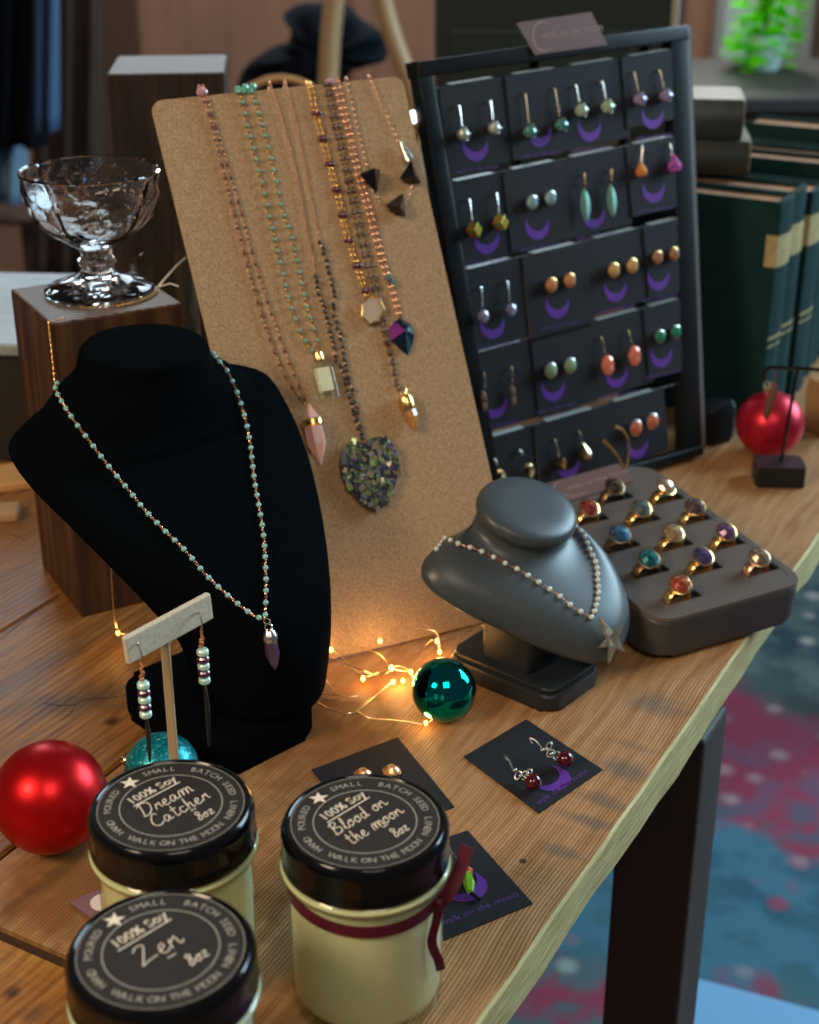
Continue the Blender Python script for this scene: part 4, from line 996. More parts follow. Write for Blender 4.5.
for i, (hk, sp, kind, r, L_, gm, mm, what, row) in enumerate(ER):
    side = 'left' if i % 2 == 0 else 'right'
    r *= 1.18
    base = rp(*sp, .0045 + r * .6)
    if what in ('orange drop', 'violet and red drop', 'gold heart charm', 'gold cone charm'):
        lab = '%s earring on a black card in the %s row of the rack' % (what, ROWN[row])
    else: lab = '%s of the two %s earrings, %s row of the rack' % (side, what, ROWN[row])
    t = thing('earring', lab, 'earring', base, group='earrings on the rack')
    bm = BM(); gem(bm, base, r, rd, rup, rn, kind, 0, L_); ob('stone', bm, G[gm], t, world=True, smooth=kind in ('leaf', 'oval', 'ball') and False)
    if hk:
        hp = rp(*hk, .0034); sp3 = rp(*sp, .0050); Z = (hp - sp3); LL = Z.length - r * (1.2 if kind != 'leaf' else 3.2) * (1 if kind != 'oval' else (L_ / r)); Z.normalize()
        bm = hook_bm(hp, Z, rd, rn, max(LL, .004)); 
        for q in (.78, .95): ico(bm, hp - Z * (LL * q) + rn * .002, .0012, None, 0, 1)
        if kind in ('ball',):
            for k in range(5): ico(bm, base + (rd * cos(k * 1.256) + rup * sin(k * 1.256)) * r * .9 + rn * r * .35, r * .22, None, 0, 1)
        ob('ear_wire', bm, mm, t, world=True)
    else:
        bm = BM(); F = frame(base - rn * .0008, rd, rup, rn); lathe(bm, [(0, -.003), (r * .5, -.003), (r * 1.08, -.001), (r * 1.12, r * .15), (r * .98, r * .2)], 14, F); ob('setting', bm, mm, t, world=True)

# business card leaning on the top rail
def rect_card(name, label, px, plane, off, th=.0006, cat='card'):
    P = [plane(u, v, off) for u, v in px]      # bl, br, tr, tl
    X = ((P[1] - P[0]) + (P[2] - P[3])).normalized(); Nn = X.cross(P[3] - P[0]).normalized(); Y = Nn.cross(X)
    c = sum(P, Vector()) / 4; t = thing(name, label, cat, c); F = frame(c, X, Y, Nn); Fi = F.inverted()
    L2 = [Fi @ p for p in P]; return t, F, [(p.x, p.y) for p in L2]
def bcard(label, px, plane, off):
    t, F, L2 = rect_card('business_card', label, px, plane, off, cat='business card')
    bm = BM(); prism(bm, L2, -.0006, 0, F)
    w_ = L2[1][0] - L2[0][0]; h_ = L2[2][1] - L2[1][1]
    k = text_geo('walk on the moon', w_ * .115); addgeo(bm, k[0], k[1], F @ Matrix.Translation((w_ * .13, h_ * .03, .0002)), 1)
    # thin open crescent ring
    n = 36; R0 = h_ * .42; vs = []; fs = []
    for i in range(n + 1):
        a = radians(50 + 275 * i / n); wd_ = R0 * .10 * sin(pi * i / n) + R0 * .015
        vs += [((R0) * cos(a), R0 * sin(a), 0), ((R0 - wd_) * cos(a), (R0 - wd_) * sin(a), 0)]
        if i: fs.append((2 * i - 2, 2 * i, 2 * i + 1, 2 * i - 1))
    addgeo(bm, vs, fs, F @ Matrix.Translation((-w_ * .27, 0, .0002)), 1)
    ob('card', bm, [M_bcard, M_bprint], t, world=True, smooth=False)
    return t
bcard('rose-brown business card propped on the top rail of the earring rack', [(530, 56), (602, 46), (586, 13), (511, 24)], rp, .0066)

# ------------------------------------------------------------------ ring tray
TO = Vector((.1773, .8686, .034)); tyaw, tt = .4856, radians(5)
td = Vector((cos(tyaw), sin(tyaw), 0)); tm = Vector((-sin(tyaw) * cos(tt), cos(tyaw) * cos(tt), sin(tt))); tn = td.cross(tm)
FT = frame(TO, td, tm, tn)
def tp2(u, v, off=0): return onplane(u, v, TO, tn) + tn * off
tray = thing('ring_tray', 'taupe leatherette ring tray with slots at the right edge of the table', 'ring tray', (TO.x, TO.y, 0))
x0, x1, y0, y1 = -.034, .0895, -.0225, .163
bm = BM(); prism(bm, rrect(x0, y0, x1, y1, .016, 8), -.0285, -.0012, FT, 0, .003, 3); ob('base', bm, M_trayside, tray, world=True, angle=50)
slots = [(-.001, -.003), (.069, .003), (.0345, .020), (-.001, .032), (.070, .040), (.035, .0535), (0, .067), (.072, .0775), (.035, .0915), (.001, .107), (.070, .1105), (.036, .1265)]
SW, SH = .0140, .0042
xs = sorted({x0 + .006, x1 - .006} | {s[0] - SW for s in slots} | {s[0] + SW for s in slots}); ys = sorted({y0 + .006, y1 - .006} | {s[1] - SH for s in slots} | {s[1] + SH for s in slots})
bm = BM(); grid = {}
def gv(x, y):
    k = (round(x, 5), round(y, 5))
    if k not in grid: grid[k] = bm.verts.new((x, y, .0012))
    return grid[k]
tops = []
for xa, xb in zip(xs, xs[1:]):
    for ya, yb in zip(ys, ys[1:]):
        cx, cy = (xa + xb) / 2, (ya + yb) / 2
        hole = any(abs(cx - s[0]) < SW and abs(cy - s[1]) < SH for s in slots)
        if xb - xa < 1e-5 or yb - ya < 1e-5: continue
        if not hole: tops.append(bm.faces.new((gv(xa, ya), gv(xb, ya), gv(xb, yb), gv(xa, yb))))
rr = bmesh.ops.extrude_face_region(bm, geom=tops)
for e_ in rr['geom']:
    if isinstance(e_, bmesh.types.BMVert): e_.co.z -= .0022
bm.transform(FT); ob('slotted_pad', bm, M_tray, tray, world=True, smooth=False)
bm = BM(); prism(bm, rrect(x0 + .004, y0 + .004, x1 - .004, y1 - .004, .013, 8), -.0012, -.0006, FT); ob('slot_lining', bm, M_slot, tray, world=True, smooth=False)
bm = BM(); O_ = rrect(x0, y0, x1, y1, .016, 8); I_ = rrect(x0 + .006, y0 + .006, x1 - .006, y1 - .006, .011, 8); n = len(O_)
for z in (0,):
    vs = [(p[0], p[1], -.001) for p in O_] + [(p[0] * .996 + .0001, p[1] * .996 + .0002, .0014) for p in O_] + [(p[0], p[1], .0014) for p in I_] + [(p[0], p[1], -.001) for p in I_]
    fs = [(a * n + i, a * n + (i + 1) % n, ((a + 1) % 4) * n + (i + 1) % n, ((a + 1) % 4) * n + i) for a in range(4) for i in range(n)]
    addgeo(bm, vs, fs, FT)
ob('rim', bm, M_tray, tray, world=True, angle=60)
RG = [('red', (.75, .02, .02), (.95, .35, .15), M_gold), ('clear bronze', (.35, .22, .12), (.6, .5, .4), M_rose), ('blue and violet', (.04, .08, .3), (.3, .2, .45), M_gold), ('peacock teal', (.0, .1, .16), (.05, .45, .45), M_bronze),
      ('purple', (.15, .06, .2), (.45, .25, .45), M_gold), ('champagne', (.7, .4, .2), (.9, .75, .5), M_gold), ('bright blue', (.03, .2, .6), (.2, .6, .85), M_bronze), ('brown violet', (.12, .07, .08), (.35, .25, .25), M_gold),
      ('green and violet', (.08, .3, .15), (.35, .35, .5), M_gold), ('ruby', (.4, .02, .03), (.8, .2, .15), M_gold), ('peach', (.75, .45, .3), (.9, .7, .55), M_gold), ('black', (.02, .02, .02), (.25, .2, .15), M_bronze)]
rowname = ['the front left corner', 'the front right corner', 'the middle, nearest the front edge', 'the left column, second from the front', 'the right column, second from the front', 'the middle, second from the front', 'the left column, third from the front',
           'the right column, third from the front', 'the middle, third from the front', 'the left column, at the back', 'the right column, at the back', 'the middle, nearest the card']
for (sx, sy), (nm, c, c2, mm), wh_ in zip(slots, RG, rowname):
    t = thing('ring', '%s stone ring in the tray, %s' % (nm, wh_), 'ring', FT @ Vector((sx, sy, .001)), group='stone rings in the tray')
    F = FT @ Matrix.Translation((sx - .004, sy, .0004))
    R0, bw = .0090, .0036; bm = BM(); n = 28; vs = []; fs = []
    for i in range(n):
        a = 2 * pi * i / n
        for (rr_, yy) in ((R0, -bw), (R0 + .0009, -bw * .6), (R0 + .0009, bw * .6), (R0, bw)): vs.append((rr_ * cos(a), yy, max(rr_ * sin(a), -.0008)))
        for k in range(4): fs.append((4 * i + k, 4 * i + (k + 1) % 4, 4 * ((i + 1) % n) + (k + 1) % 4, 4 * ((i + 1) % n) + k))
    addgeo(bm, vs, fs, F); ob('band', bm, mm, t, world=True)
    F2 = F @ Matrix.Translation((.001, 0, R0 + .0008)) @ Euler((.40, -.25, random.uniform(0, 1))).to_matrix().to_4x4() @ Matrix.Scale(1.25, 4)
    bm = BM(); lathe(bm, [(0, -.001), (.0045, -.0005), (.0060, .0012), (.0062, .0022), (.0056, .0024)], 18, F2); ob('bezel', bm, mm if nm not in ('bright blue', 'peacock teal') else M_bronze, t, world=True)
    bm = BM(); lathe(bm, [(0, .0056), (.0026, .0054), (.0048, .0036), (.0057, .0022), (.0045, .001), (0, .001)], 9, F2); ob('stone', bm, irid('ring_stone_' + nm.replace(' ', '_'), tuple(x * .45 for x in c), tuple(x * .75 for x in c2), .45), t, world=True, smooth=False)
bcard('rose-brown business card lying on the back of the ring tray', [(560, 507), (633, 484), (618, 466), (543, 487)], tp2, .0024)
# gold wire ends poking up behind the tray card
gw = thing('gold_hair_stick', 'bent gold wire prongs standing up behind the ring tray card', 'hair stick', rp(612, 470, .012))
bm = BM(); q = lambda x, y: rp(430 + x / 4.31, 390 + y / 4.31, .016)
tube(bm, catmull([q(688, 205), q(720, 235), q(750, 270), q(778, 320), q(786, 345)], 5), .0011, 8, taper=lambda t: 1.7 - .7 * min(t * 6, 1)); ob('prong', bm, M_gold, gw, world=True)
bm = BM(); tube(bm, catmull([q(740, 150), q(775, 165), q(800, 210), q(800, 270), q(788, 345)], 5), .0011, 8, taper=lambda t: 1.7 - .7 * min(t * 6, 1)); ob('prong', bm, M_gold, gw, world=True)

# ------------------------------------------------------------------ earring cards on the table
def table_card(label, px, moonc, ang_text=None, txt=None, sc=1):
    t, F, L2 = rect_card('earring_card', label, px, lambda u, v, o: T(u, v, o), .0009, cat='earring card')
    bm = BM(); prism(bm, L2, -.0007, 0, F)
    if moonc:
        c = F.inverted() @ T(*moonc[0], .001); a = radians(moonc[1])
        MM = F @ Matrix.Translation((c.x, c.y, .00025)) @ Matrix.Rotation(a, 4, 'Z'); strip_crescent(bm, .0125, -80, MM, 1)
        c = F.inverted() @ T(*moonc[2], .001); k = text_geo('walk on the moon', .0062, .2); addgeo(bm, k[0], k[1], F @ Matrix.Translation((c.x, c.y, .00025)) @ Matrix.Rotation(a, 4, 'Z'), 2)
    ob('card', bm, [M_card, M_purple, M_purple_text], t, world=True, smooth=False); return t, F
table_card('black earring card with amber studs lying behind the red-ribboned jar', [(368, 842), (454.3, 806.4), (397.7, 737.1), (311.7, 769.3)], None)
table_card('black card with dark red drop earrings lying in front of the grey bust', [(539, 812.9), (602.5, 769.3), (526.3, 719.1), (463.8, 756.3)], ((549, 778), 0, (562, 787)))
table_card('black card with a green drop earring beside the ribboned jar', [(438, 942.2), (532.8, 903.1), (467.4, 830.3), (372, 862)], ((463, 886), 0, (479, 909)))
def lie_earring(label, hook, mid_, stone, mm, beadm, gm, r, extra=None):
    t = thing('earring', label, 'earring', T(*stone, 0))
    bm = BM(); a = T(*hook, .010); q = T(*mid_, .005); s = T(*stone, .0045)
    tube(bm, catmull([a + Vector((.002, 0, -.004)), a, (a + q) / 2 + Vector((0, 0, .002)), q], 4), .00045, 5)
    for i in range(7):
        p = q.lerp(s, .15 + .1 * i) + Vector((random.uniform(-.003, .003), random.uniform(-.003, .003), random.uniform(0, .003)))
        if i % 2: torus(bm, p, .0022, .0006, X=Vector((1, .2, random.random())).normalized(), Y=Vector((0, .8, .6)))
        else: ico(bm, p, .0014, None, 0, 2)
    ob('ear_wire', bm, mm, t, world=True)
    bm = BM(); ico(bm, s + Vector((0, 0, r * .4)), r, None, 0, 2); ob('bead', bm, gm, t, world=True)
    return t
M_garnet = mat('garnet_bead', (.07, .002, .008), .15, coat=.6)
lie_earring('dark red bead drop earring, right one on the card in front of the grey bust', (529, 738), (543, 750), (565, 762), M_oldsilver, None, M_garnet, .0050)
lie_earring('dark red bead drop earring, left one on the card in front of the grey bust', (504, 755), (513, 770), (533, 785), M_oldsilver, None, M_garnet, .0050)
# amber studs
for (u, v), lab in (((391.5, 771), 'amber faceted stud on the card behind the ribboned jar, larger in view'), ((363, 774.5), 'amber faceted stud half hidden behind the ribboned jar lid')):
    p = T(u, v, .003); t = thing('earring', lab, 'earring', T(u, v, 0)); F = Matrix.Translation(p)
    bm = BM(); lathe(bm, [(0, .0035), (.0025, .0033), (.0045, .0012), (.0052, 0), (.003, -.001), (0, -.001)], 10, F); ob('stone', bm, irid('amber_stud', (.6, .2, .05), (.9, .55, .25)), t, world=True, smooth=False)
    bm = BM(); torus(bm, p, .0052, .0006, seg=20); lathe(bm, [(0, -.0022), (.004, -.002), (.005, 0)], 14, F); ob('setting', bm, M_gold, t, world=True)
# green drop
t = thing('earring', 'long green and teal crystal drop earring on the card beside the ribboned jar', 'earring', T(468, 880, 0))
bm = BM(); a = T(448, 845, .006); tube(bm, catmull([T(446, 838, .012), T(450, 850, .010), T(455, 856, .006), T(459, 865, .005)], 4), .0005, 5); torus(bm, T(459, 866, .005), .0018, .0006); ico(bm, T(460, 864, .006), .0018, None, 0, 1); ob('ear_wire', bm, M_silver, t, world=True)
bm = BM(); ico(bm, T(457, 874, .005), .0026, None, 0, 1, (1, 1, 1.3)); ob('bead', bm, mat('teal_crystal', (.0, .35, .35), .1, coat=.6), t, world=True, smooth=False)
bm = BM(); ico(bm, T(468, 871, .006), .003, None, 0, 1); ob('bead', bm, mat('amber_crystal', (.6, .12, .04), .1, coat=.6), t, world=True, smooth=False)
bm = BM(); p0, p1 = T(468, 873, .006), T(470, 892, .004); tube(bm, [p0, p0.lerp(p1, .5), p1], .0026, 6, taper=lambda t: .7 + .5 * sin(pi * t)); ob('crystal', bm, mat('lime_crystal', (.22, .5, .03), .1, coat=.6), t, world=True, smooth=False)
bm = BM(); tube(bm, [T(456, 880, .0035), T(479, 900, .0025)], .0012, 6); ob('spike', bm, M_black, t, world=True)
# pinkish card under the jars
t, F, L2 = rect_card('business_card', 'mauve card with a cream dot partly under the middle jar', [(100, 924), (150, 905), (120, 880), (69, 902)], lambda u, v, o: T(u, v, o), .0009, cat='card')
bm = BM(); prism(bm, L2, -.0007, 0, F); c = F.inverted() @ T(104, 902, .001)
addgeo(bm, [(c.x + .007 * cos(2 * pi * i / 24), c.y + .007 * sin(2 * pi * i / 24), .0002) for i in range(24)], [tuple(range(24))], F, 1)
ob('card', bm, [mat('mauve_card', (.22, .11, .11), .5), mat('cream_dot', (.75, .6, .48), .5)], t, world=True, smooth=False)

# ------------------------------------------------------------------ candle jars
GL = {  # handwriting strokes: (width, [strokes])
 'D': (.75, [[(.1, .0), (.15, .5), (.2, 1), (.1, .95)], [(.0, .85), (.3, 1.02), (.65, .8), (.6, .3), (.3, .0), (.0, .05)]]),
 'B': (.7, [[(.12, .0), (.16, .5), (.2, 1)], [(.05, .85), (.35, 1.0), (.5, .8), (.2, .52), (.55, .45), (.55, .1), (.2, .0), (.05, .08)]]),
 'C': (.6, [[(.5, .85), (.3, 1.0), (.05, .6), (.05, .2), (.3, .0), (.58, .15)]]),
 'Z': (.8, [[(.05, .8), (.25, .95), (.5, .85), (.25, .3), (.1, .02), (.35, .1), (.75, .12)]]),
 'r': (.38, [[(.0, .05), (.1, .45), (.15, .35), (.3, .48), (.3, .2), (.4, .05)]]),
 'e': (.42, [[(.0, .2), (.25, .3), (.25, .48), (.1, .42), (.08, .1), (.25, .0), (.42, .12)]]),
 'a': (.48, [[(.32, .42), (.1, .45), (.02, .15), (.15, .0), (.32, .35), (.32, .05), (.48, .08)]]),
 'm': (.75, [[(.0, .0), (.05, .42), (.2, .48), (.22, .0), (.3, .45), (.45, .45), (.46, .0), (.55, .45), (.68, .4), (.7, .05), (.78, .05)]]),
 't': (.36, [[(.15, .9), (.15, .1), (.25, .0), (.38, .08)], [(.0, .6), (.34, .62)]]),
 'c': (.38, [[(.32, .4), (.12, .45), (.05, .15), (.2, .0), (.4, .1)]]),
 'h': (.45, [[(.08, .0), (.1, .95), (.08, .3), (.28, .48), (.32, .05), (.45, .06)]]),
 'l': (.25, [[(.0, .1), (.2, .8), (.12, .95), (.08, .2), (.2, .0), (.28, .1)]]),
 'o': (.42, [[(.2, .48), (.02, .25), (.15, .0), (.36, .2), (.22, .47), (.42, .42)]]),
 'd': (.46, [[(.3, .4), (.08, .42), (.04, .1), (.2, .0), (.33, .3), (.38, .98), (.36, .1), (.46, .05)]]),
 'n': (.5, [[(.0, .0), (.05, .45), (.1, .3), (.28, .48), (.33, .1), (.42, .02), (.52, .12)]]),
 '8': (.45, [[(.35, .85), (.15, .95), (.08, .72), (.35, .4), (.35, .1), (.1, .02), (.1, .3), (.4, .8)]]),
 'z': (.4, [[(.03, .46), (.32, .46), (.05, .03), (.38, .05)]]), '-': (.5, [[(.05, .3), (.45, .3)]]), ' ': (.3, [])}
def handwrite(bm, s, size, M, wire, mi=0):
    wtot = sum(GL[c][0] for c in s) + .06 * len(s); x = -wtot / 2
    for c in s:
        for st_ in GL[c][1]:
            P = catmull([Vector(((x + p[0] + .22 * p[1]) * size, p[1] * size, 0)) for p in st_], 4)
            tube(bm, P, wire, 4, M, mi)
        x += GL[c][0] + .06
def jar(label, px, rotz, lines, wax, ribbon=False):
    p = T(px[0], px[1], .0975); t = thing('candle_jar', label, 'candle jar', (p.x, p.y, 0), (0, 0, 0)); t.scale = (1.03, 1.03, 1.03)
    bm = BM(); lathe(bm, [(0, 0.003), (.022, .003), (.026, .0), (.031, .001), (.0338, .006), (.0341, .062), (.0338, .070), (.0370, .0722), (.0380, .0742), (.0368, .0762), (.033, .079), (.033, .091), (.031, .091), (.031, .078)], 64)
    ob('glass_jar', bm, M_jarglass, t)
    bm = BM(); lathe(bm, [(0, .0030), (.026, .0032), (.0318, .0075), (.0329, .012), (.0330, .066), (.0332, .0695), (.0362, .0726), (.0370, .0742), (.0368, .0748), (.034, .0755), (0, .0755)], 64); ob('wax', bm, wax, t)
    bm = BM(); prof = [(.0340, .0765), (.0363, .0768), (.0366, .079), (.0360, .0805)]; 
    def kn(a, z): return 1 + (.004 * (1 if int(a / (2 * pi) * 180) % 2 else 0) if .082 < z < .0885 else 0)
    prof += [(.0360, .0825), (.0360, .0880), (.0362, .0900), (.0362, .0920), (.0350, .0942), (.0342, .0951), (.0330, .0951), (.0325, .0946), (0, .0946)]
    lathe(bm, prof, 180, None, 0, kn); ob('lid', bm, M_lid, t, angle=45)
    # label disc with its printing
    z = .0947; bm = BM(); lathe(bm, [(.0306, z - .0002), (.0306, z), (0, z)], 64)
    for R0, w_ in ((.0212, .00022), (.0301, .00012)): 
        n = 72; vs = []; fs = []
        for i in range(n):
            a = 2 * pi * i / n; vs += [(R0 * cos(a), R0 * sin(a), z + .0001), ((R0 - w_ * 2) * cos(a), (R0 - w_ * 2) * sin(a), z + .0001)]
            j = (i + 1) % n; fs.append((2 * i, 2 * j, 2 * j + 1, 2 * i + 1))
        addgeo(bm, vs, fs, None, 1)
    def arc(word, mid, outward, step=6.6):
        n = len(word)
        for i, ch in enumerate(word):
            if ch == ' ': continue
            k = (i - (n - 1) / 2) * step; a = mid - k if outward else mid + k
            ro = a - 90 if outward else a + 90
            M = Matrix.Translation((.0256 * cos(radians(a)), .0256 * sin(radians(a)), z + .00012)) @ Matrix.Rotation(radians(ro), 4, 'Z')
            g_ = text_cache.setdefault(ch, text_geo(ch, .0043)); addgeo(bm, g_[0], g_[1], M, 1)
    arc('POURED', 176 + rotz, True, 6.2); arc('HAND', 217 + rotz, True, 6.0); arc('SMALL', 110 + rotz, True); arc('BATCH', 62 + rotz, True, 7.2); arc('SEED', 27 + rotz, True, 5.6); arc('LINEN', -7 + rotz, True, 5.5)
    arc('WALK', -108 + rotz, False, 6.8); arc('ON', -85 + rotz, False, 6.8); arc('THE', -66 + rotz, False, 6.0); arc('MOON', -41 + rotz, False, 5.9)
    a = radians(142 + rotz); M = Matrix.Translation((.0248 * cos(a), .0248 * sin(a), z + .0002)) @ Matrix.Rotation(radians(10), 4, 'Z')
    addgeo(bm, [(0, 0, 0)] + [((.0044 if i % 2 == 0 else .0018) * cos(radians(90 + 36 * i)), (.0044 if i % 2 == 0 else .0018) * sin(radians(90 + 36 * i)), 0) for i in range(10)], [(0, 1 + i, 1 + (i + 1) % 10) for i in range(10)], M, 2)
    W = Matrix.Rotation(radians(46), 4, 'Z')
    g_ = text_cache.setdefault('100% Soy', text_geo('100% Soy', .0062)); MM = W @ Matrix.Translation((.0005, .0136, z + .00015)); addgeo(bm, g_[0], g_[1], MM, 2)
    for dx, dy in ((.0003, 0), (0, .0003)): addgeo(bm, g_[0], g_[1], MM @ Matrix.Translation((dx, dy, .00005)), 2)
    box(bm, (.0005, .0100, z + .0002), (.024, .0005, .0002), W, 2)
    for (s, size, x, y) in lines: handwrite(bm, s, size, W @ Matrix.Translation((x, y, z + .0002)), .00025, 2)
    bm.transform(Matrix.Diagonal((1.055, 1.055, 1, 1))); ob('label', bm, [M_label, M_print, M_ink], t, smooth=False)
    return t
text_cache = {}
jar('candle jar labelled Dream Catcher with a black lid, behind the Zen jar', (171, 805), 0, [('Dream', .0084, .0, .0010), ('Catcher', .0082, .0005, -.0080), ('-', .006, .004, -.0112), ('8oz', .0058, .0055, -.0170)], M_wax)
jar('candle jar labelled Zen with a black lid, nearest at the bottom left', (161, 949), 0, [('Zen', .0105, -.001, -.0030), ('-', .009, .000, -.0085), ('8oz', .0062, .0062, -.0150)], M_wax2)
jb = jar('candle jar labelled Blood on the moon with a burgundy ribbon', (365, 821), 0, [('Blood on', .0076, 0, .0012), ('the moon', .0074, .0005, -.0075), ('-', .007, .003, -.0105), ('8oz', .0058, .0050, -.0168)], M_wax)
# ribbon
def ribbon_strip(P, w_, wn_, th=.0004, mi=0):
    bm = BM(); rows = []
    for i, p in enumerate(P):
        t_ = (P[min(i + 1, len(P) - 1)] - P[max(i - 1, 0)]).normalized(); wv_ = wn_(i / (len(P) - 1)); nn = t_.cross(wv_).normalized(); ww = w_ / 2 * (1 if not callable(w_) else 1)
        rows.append([bm.verts.new(p + wv_ * ww + nn * th), bm.verts.new(p + wv_ * ww - nn * th), bm.verts.new(p - wv_ * ww - nn * th), bm.verts.new(p - wv_ * ww + nn * th)])
    for A, B in zip(rows, rows[1:]):
        for k in range(4): bm.faces.new((A[k], A[(k + 1) % 4], B[(k + 1) % 4], B[k]))
    bm.faces.new(rows[0]); bm.faces.new(rows[-1][::-1]); return bm
Zv = Vector((0, 0, 1)); KA = radians(-28)
P = [Vector((.0345 * cos(a), .0345 * sin(a), .0645 - .004 * (1 + cos(a - KA - .6)) * .0 + .0025 * sin(2 * (a - KA)) * .4)) for a in [KA + 2 * pi * i / 72 for i in range(73)]]
ob('ribbon_band', ribbon_strip(P, .0055, lambda t: Zv), M_ribbon, jb, label='burgundy ribbon')
K = Vector((.0358 * cos(KA), .0358 * sin(KA), .0640))
bm = BM(); ball(bm, K, .0034, sc=(1, .8, 1)); ob('ribbon_knot', bm, M_ribbon, jb)
ob('ribbon_tail', ribbon_strip(catmull([K, K + Vector((.004, .0, .006)), K + Vector((.009, .004, .016)), K + Vector((.012, .007, .025))], 5), .0058, lambda t: (Vector((.75, -.4, -.2))).normalized()), M_ribbon, jb)
ob('ribbon_tail', ribbon_strip(catmull([K, K + Vector((-.001, -.001, -.008)), K + Vector((-.003, -.003, -.018)), K + Vector((.000, -.001, -.030)), K + Vector((.001, -.0, -.036))], 5), .0042, lambda t: (Vector((.9, .3, .1))).normalized()), M_ribbon, jb)

# ------------------------------------------------------------------ baubles
def bauble(label, u, v, r, m, cap_dir=(0, .3, 1), seg=64):
    p = T(u, v, r); t = thing('christmas_bauble', label, 'bauble', (p.x, p.y, 0))
    bm = BM(); ball(bm, (0, 0, r), r, u=seg, v=seg // 2); ob('ball', bm, m, t)
    d = Vector(cap_dir).normalized(); q = Vector((0, 0, r)) + d * (r * .97); s = d.cross(Vector((.3, .8, .1))).normalized()
    bm = BM(); lathe(bm, [(r * .15, -r * .02), (r * .16, r * .14), (r * .12, r * .17), (0, r * .17)], 20, frame(q, s, d.cross(s), d)); torus(bm, q + d * r * .25, r * .09, r * .015, X=s, Y=d, seg=16); ob('cap', bm, M_cap, t)
    return t
bauble('glossy red bauble on the table left of the Dream Catcher jar', 50, 797, .0300, M_red, (-.3, -.2, -1.0) if False else (-.55, .8, -.1))
bauble('teal glitter bauble behind the Dream Catcher jar', 162, 769, .0205, M_glit, (-.9, .35, .0))
bauble('mirror-shiny teal bauble beside the fairy lights and grey bust', 444, 690, .0196, M_teal, (.5, .8, -.1))
bauble('satin red bauble behind the small black stand at the right', 770, 424, .0285, M_redfar, (-.15, .1, 1))

# ------------------------------------------------------------------ cream T-bar earring stand
sp_ = Vector((-.1105, .655, 0)); es = thing('earring_stand', 'cream linen T-bar earring stand behind the Dream Catcher jar', 'earring stand', sp_)
zt = .1375
a3 = D(125, 651, .627); b3 = D(210, 605, .667)
hx = (b3 - a3); hx.z = 0; hx.normalize(); bz = (a3 + b3) / 2
bm = BM(); box(bm, (0, 0, 0), ((b3 - a3).length * 1.0, .0036, .0148), frame(bz, (b3 - a3).normalized(), Vector((-hx.y, hx.x, 0)), (b3 - a3).normalized().cross(Vector((-hx.y, hx.x, 0)))), 0, .0008); ob('crossbar', bm, M_cream, es, world=True, smooth=False)
bm = BM(); pb = Vector((bz.x - .0025, bz.y + .001, 0)); box(bm, (pb.x, pb.y, bz.z / 2 - .003), (.0044, .0040, bz.z - .006), bev=.0006)
ob('post', bm, mat('cream_post', (.42, .30, .17), .7), es, world=True, smooth=False)
bm = BM(); prism(bm, rrect(pb.x - .012, pb.y - .009, pb.x + .012, pb.y + .009, .003), 0, .006, None, 0, .001); ob('base', bm, M_cream, es, world=True, smooth=False)
def bead_earring(label, hk, Y, low):
    top = D(hk[0], hk[1], Y); t = thing('earring', label, 'earring', top)
    bm = BM(); n_ = Vector((.5, -.85, 0)); 
    tube(bm, catmull([top + Vector((0, .003, .001)), top, top + n_ * .003 + Zv * .0012, top + n_ * .006 - Zv * .003, top + n_ * .004 - Zv * .008], 4), .0005, 6); ob('ear_wire', bm, M_oldsilver, t, world=True)
    q = top + n_ * .004 - Zv * .008
    bm = BM()
    for k in range(9): ico(bm, q - Zv * (.0005 + .0011 * k) + Vector((random.uniform(-1, 1), random.uniform(-1, 1), 0)) * .0008, .0014 if k > 4 else .0009, None, 0, 1)
    ob('wire_wrap', bm, M_copper, t, world=True)
    z = q.z - .0125
    for k in range(5):
        bm = BM(); lathe(bm, [(0, -.0019), (.0024, -.0018), (.0031, -.0009), (.0031, .0009), (.0024, .0018), (0, .0019)], 12, Matrix.Translation((q.x, q.y, z - k * .0041)))
        ob('bead', bm, M_mint if k % 2 == 0 else M_purpcry, t, world=True, smooth=False, label='mint green bead' if k % 2 == 0 else 'dark purple bead')
    bm = BM(); zz = z - .0183; tube(bm, [Vector((q.x, q.y, zz)), Vector((q.x + .0005, q.y, zz - low * .4)), Vector((q.x, q.y, zz - low))], .0013, 6, taper=lambda s: .6 + .5 * sin(pi * min(s * 1.2, 1))); ob('drop', bm, M_leather_dark, t, world=True)
bead_earring('mint and plum bead earring on the left end of the cream T-bar stand', (137, 645), .629, .026)
bead_earring('mint and plum bead earring on the right end of the cream T-bar stand', (197, 613), .658, .038)

# ------------------------------------------------------------------ fairy lights
fl_ = thing('fairy_lights', 'copper wire fairy lights with warm glowing bulbs between the bust and teal bauble', 'fairy lights', T(390, 680, 0))
def wire(px, zs):
    if not isinstance(zs, (list, tuple)): zs = [zs] * len(px)
    b_ = BM(); tube(b_, catmull([T(u, v, z) for (u, v), z in zip(px, zs)], 6), .00042, 5); ob('wire', b_, M_wire, fl_, world=True)
wire([(331, 649), (345, 660), (362, 676), (380, 672), (398, 666), (411, 672), (392, 668), (380, 655), (360, 647)], [.012, .008, .004, .004, .010, .003, .014, .012, .009])
wire([(318, 656), (340, 661), (362, 670), (380, 676), (392, 668)], [.006, .008, .009, .008, .014])
wire([(316, 702), (330, 709), (345, 713), (357, 711), (372, 699), (387, 686), (395, 680)], [.002, .003, .004, .004, .004, .004, .004])
wire([(357, 711), (370, 718), (390, 720), (410, 722), (426, 724), (436, 714), (438.5, 700), (436, 690), (425, 681), (412, 676)], [.004, .003, .002, .002, .003, .012, .022, .028, .022, .010])
wire([(321, 693), (335, 695), (350, 696.5), (358, 696)], .002)
wire([(326, 680), (333, 690), (340, 696)], .003)
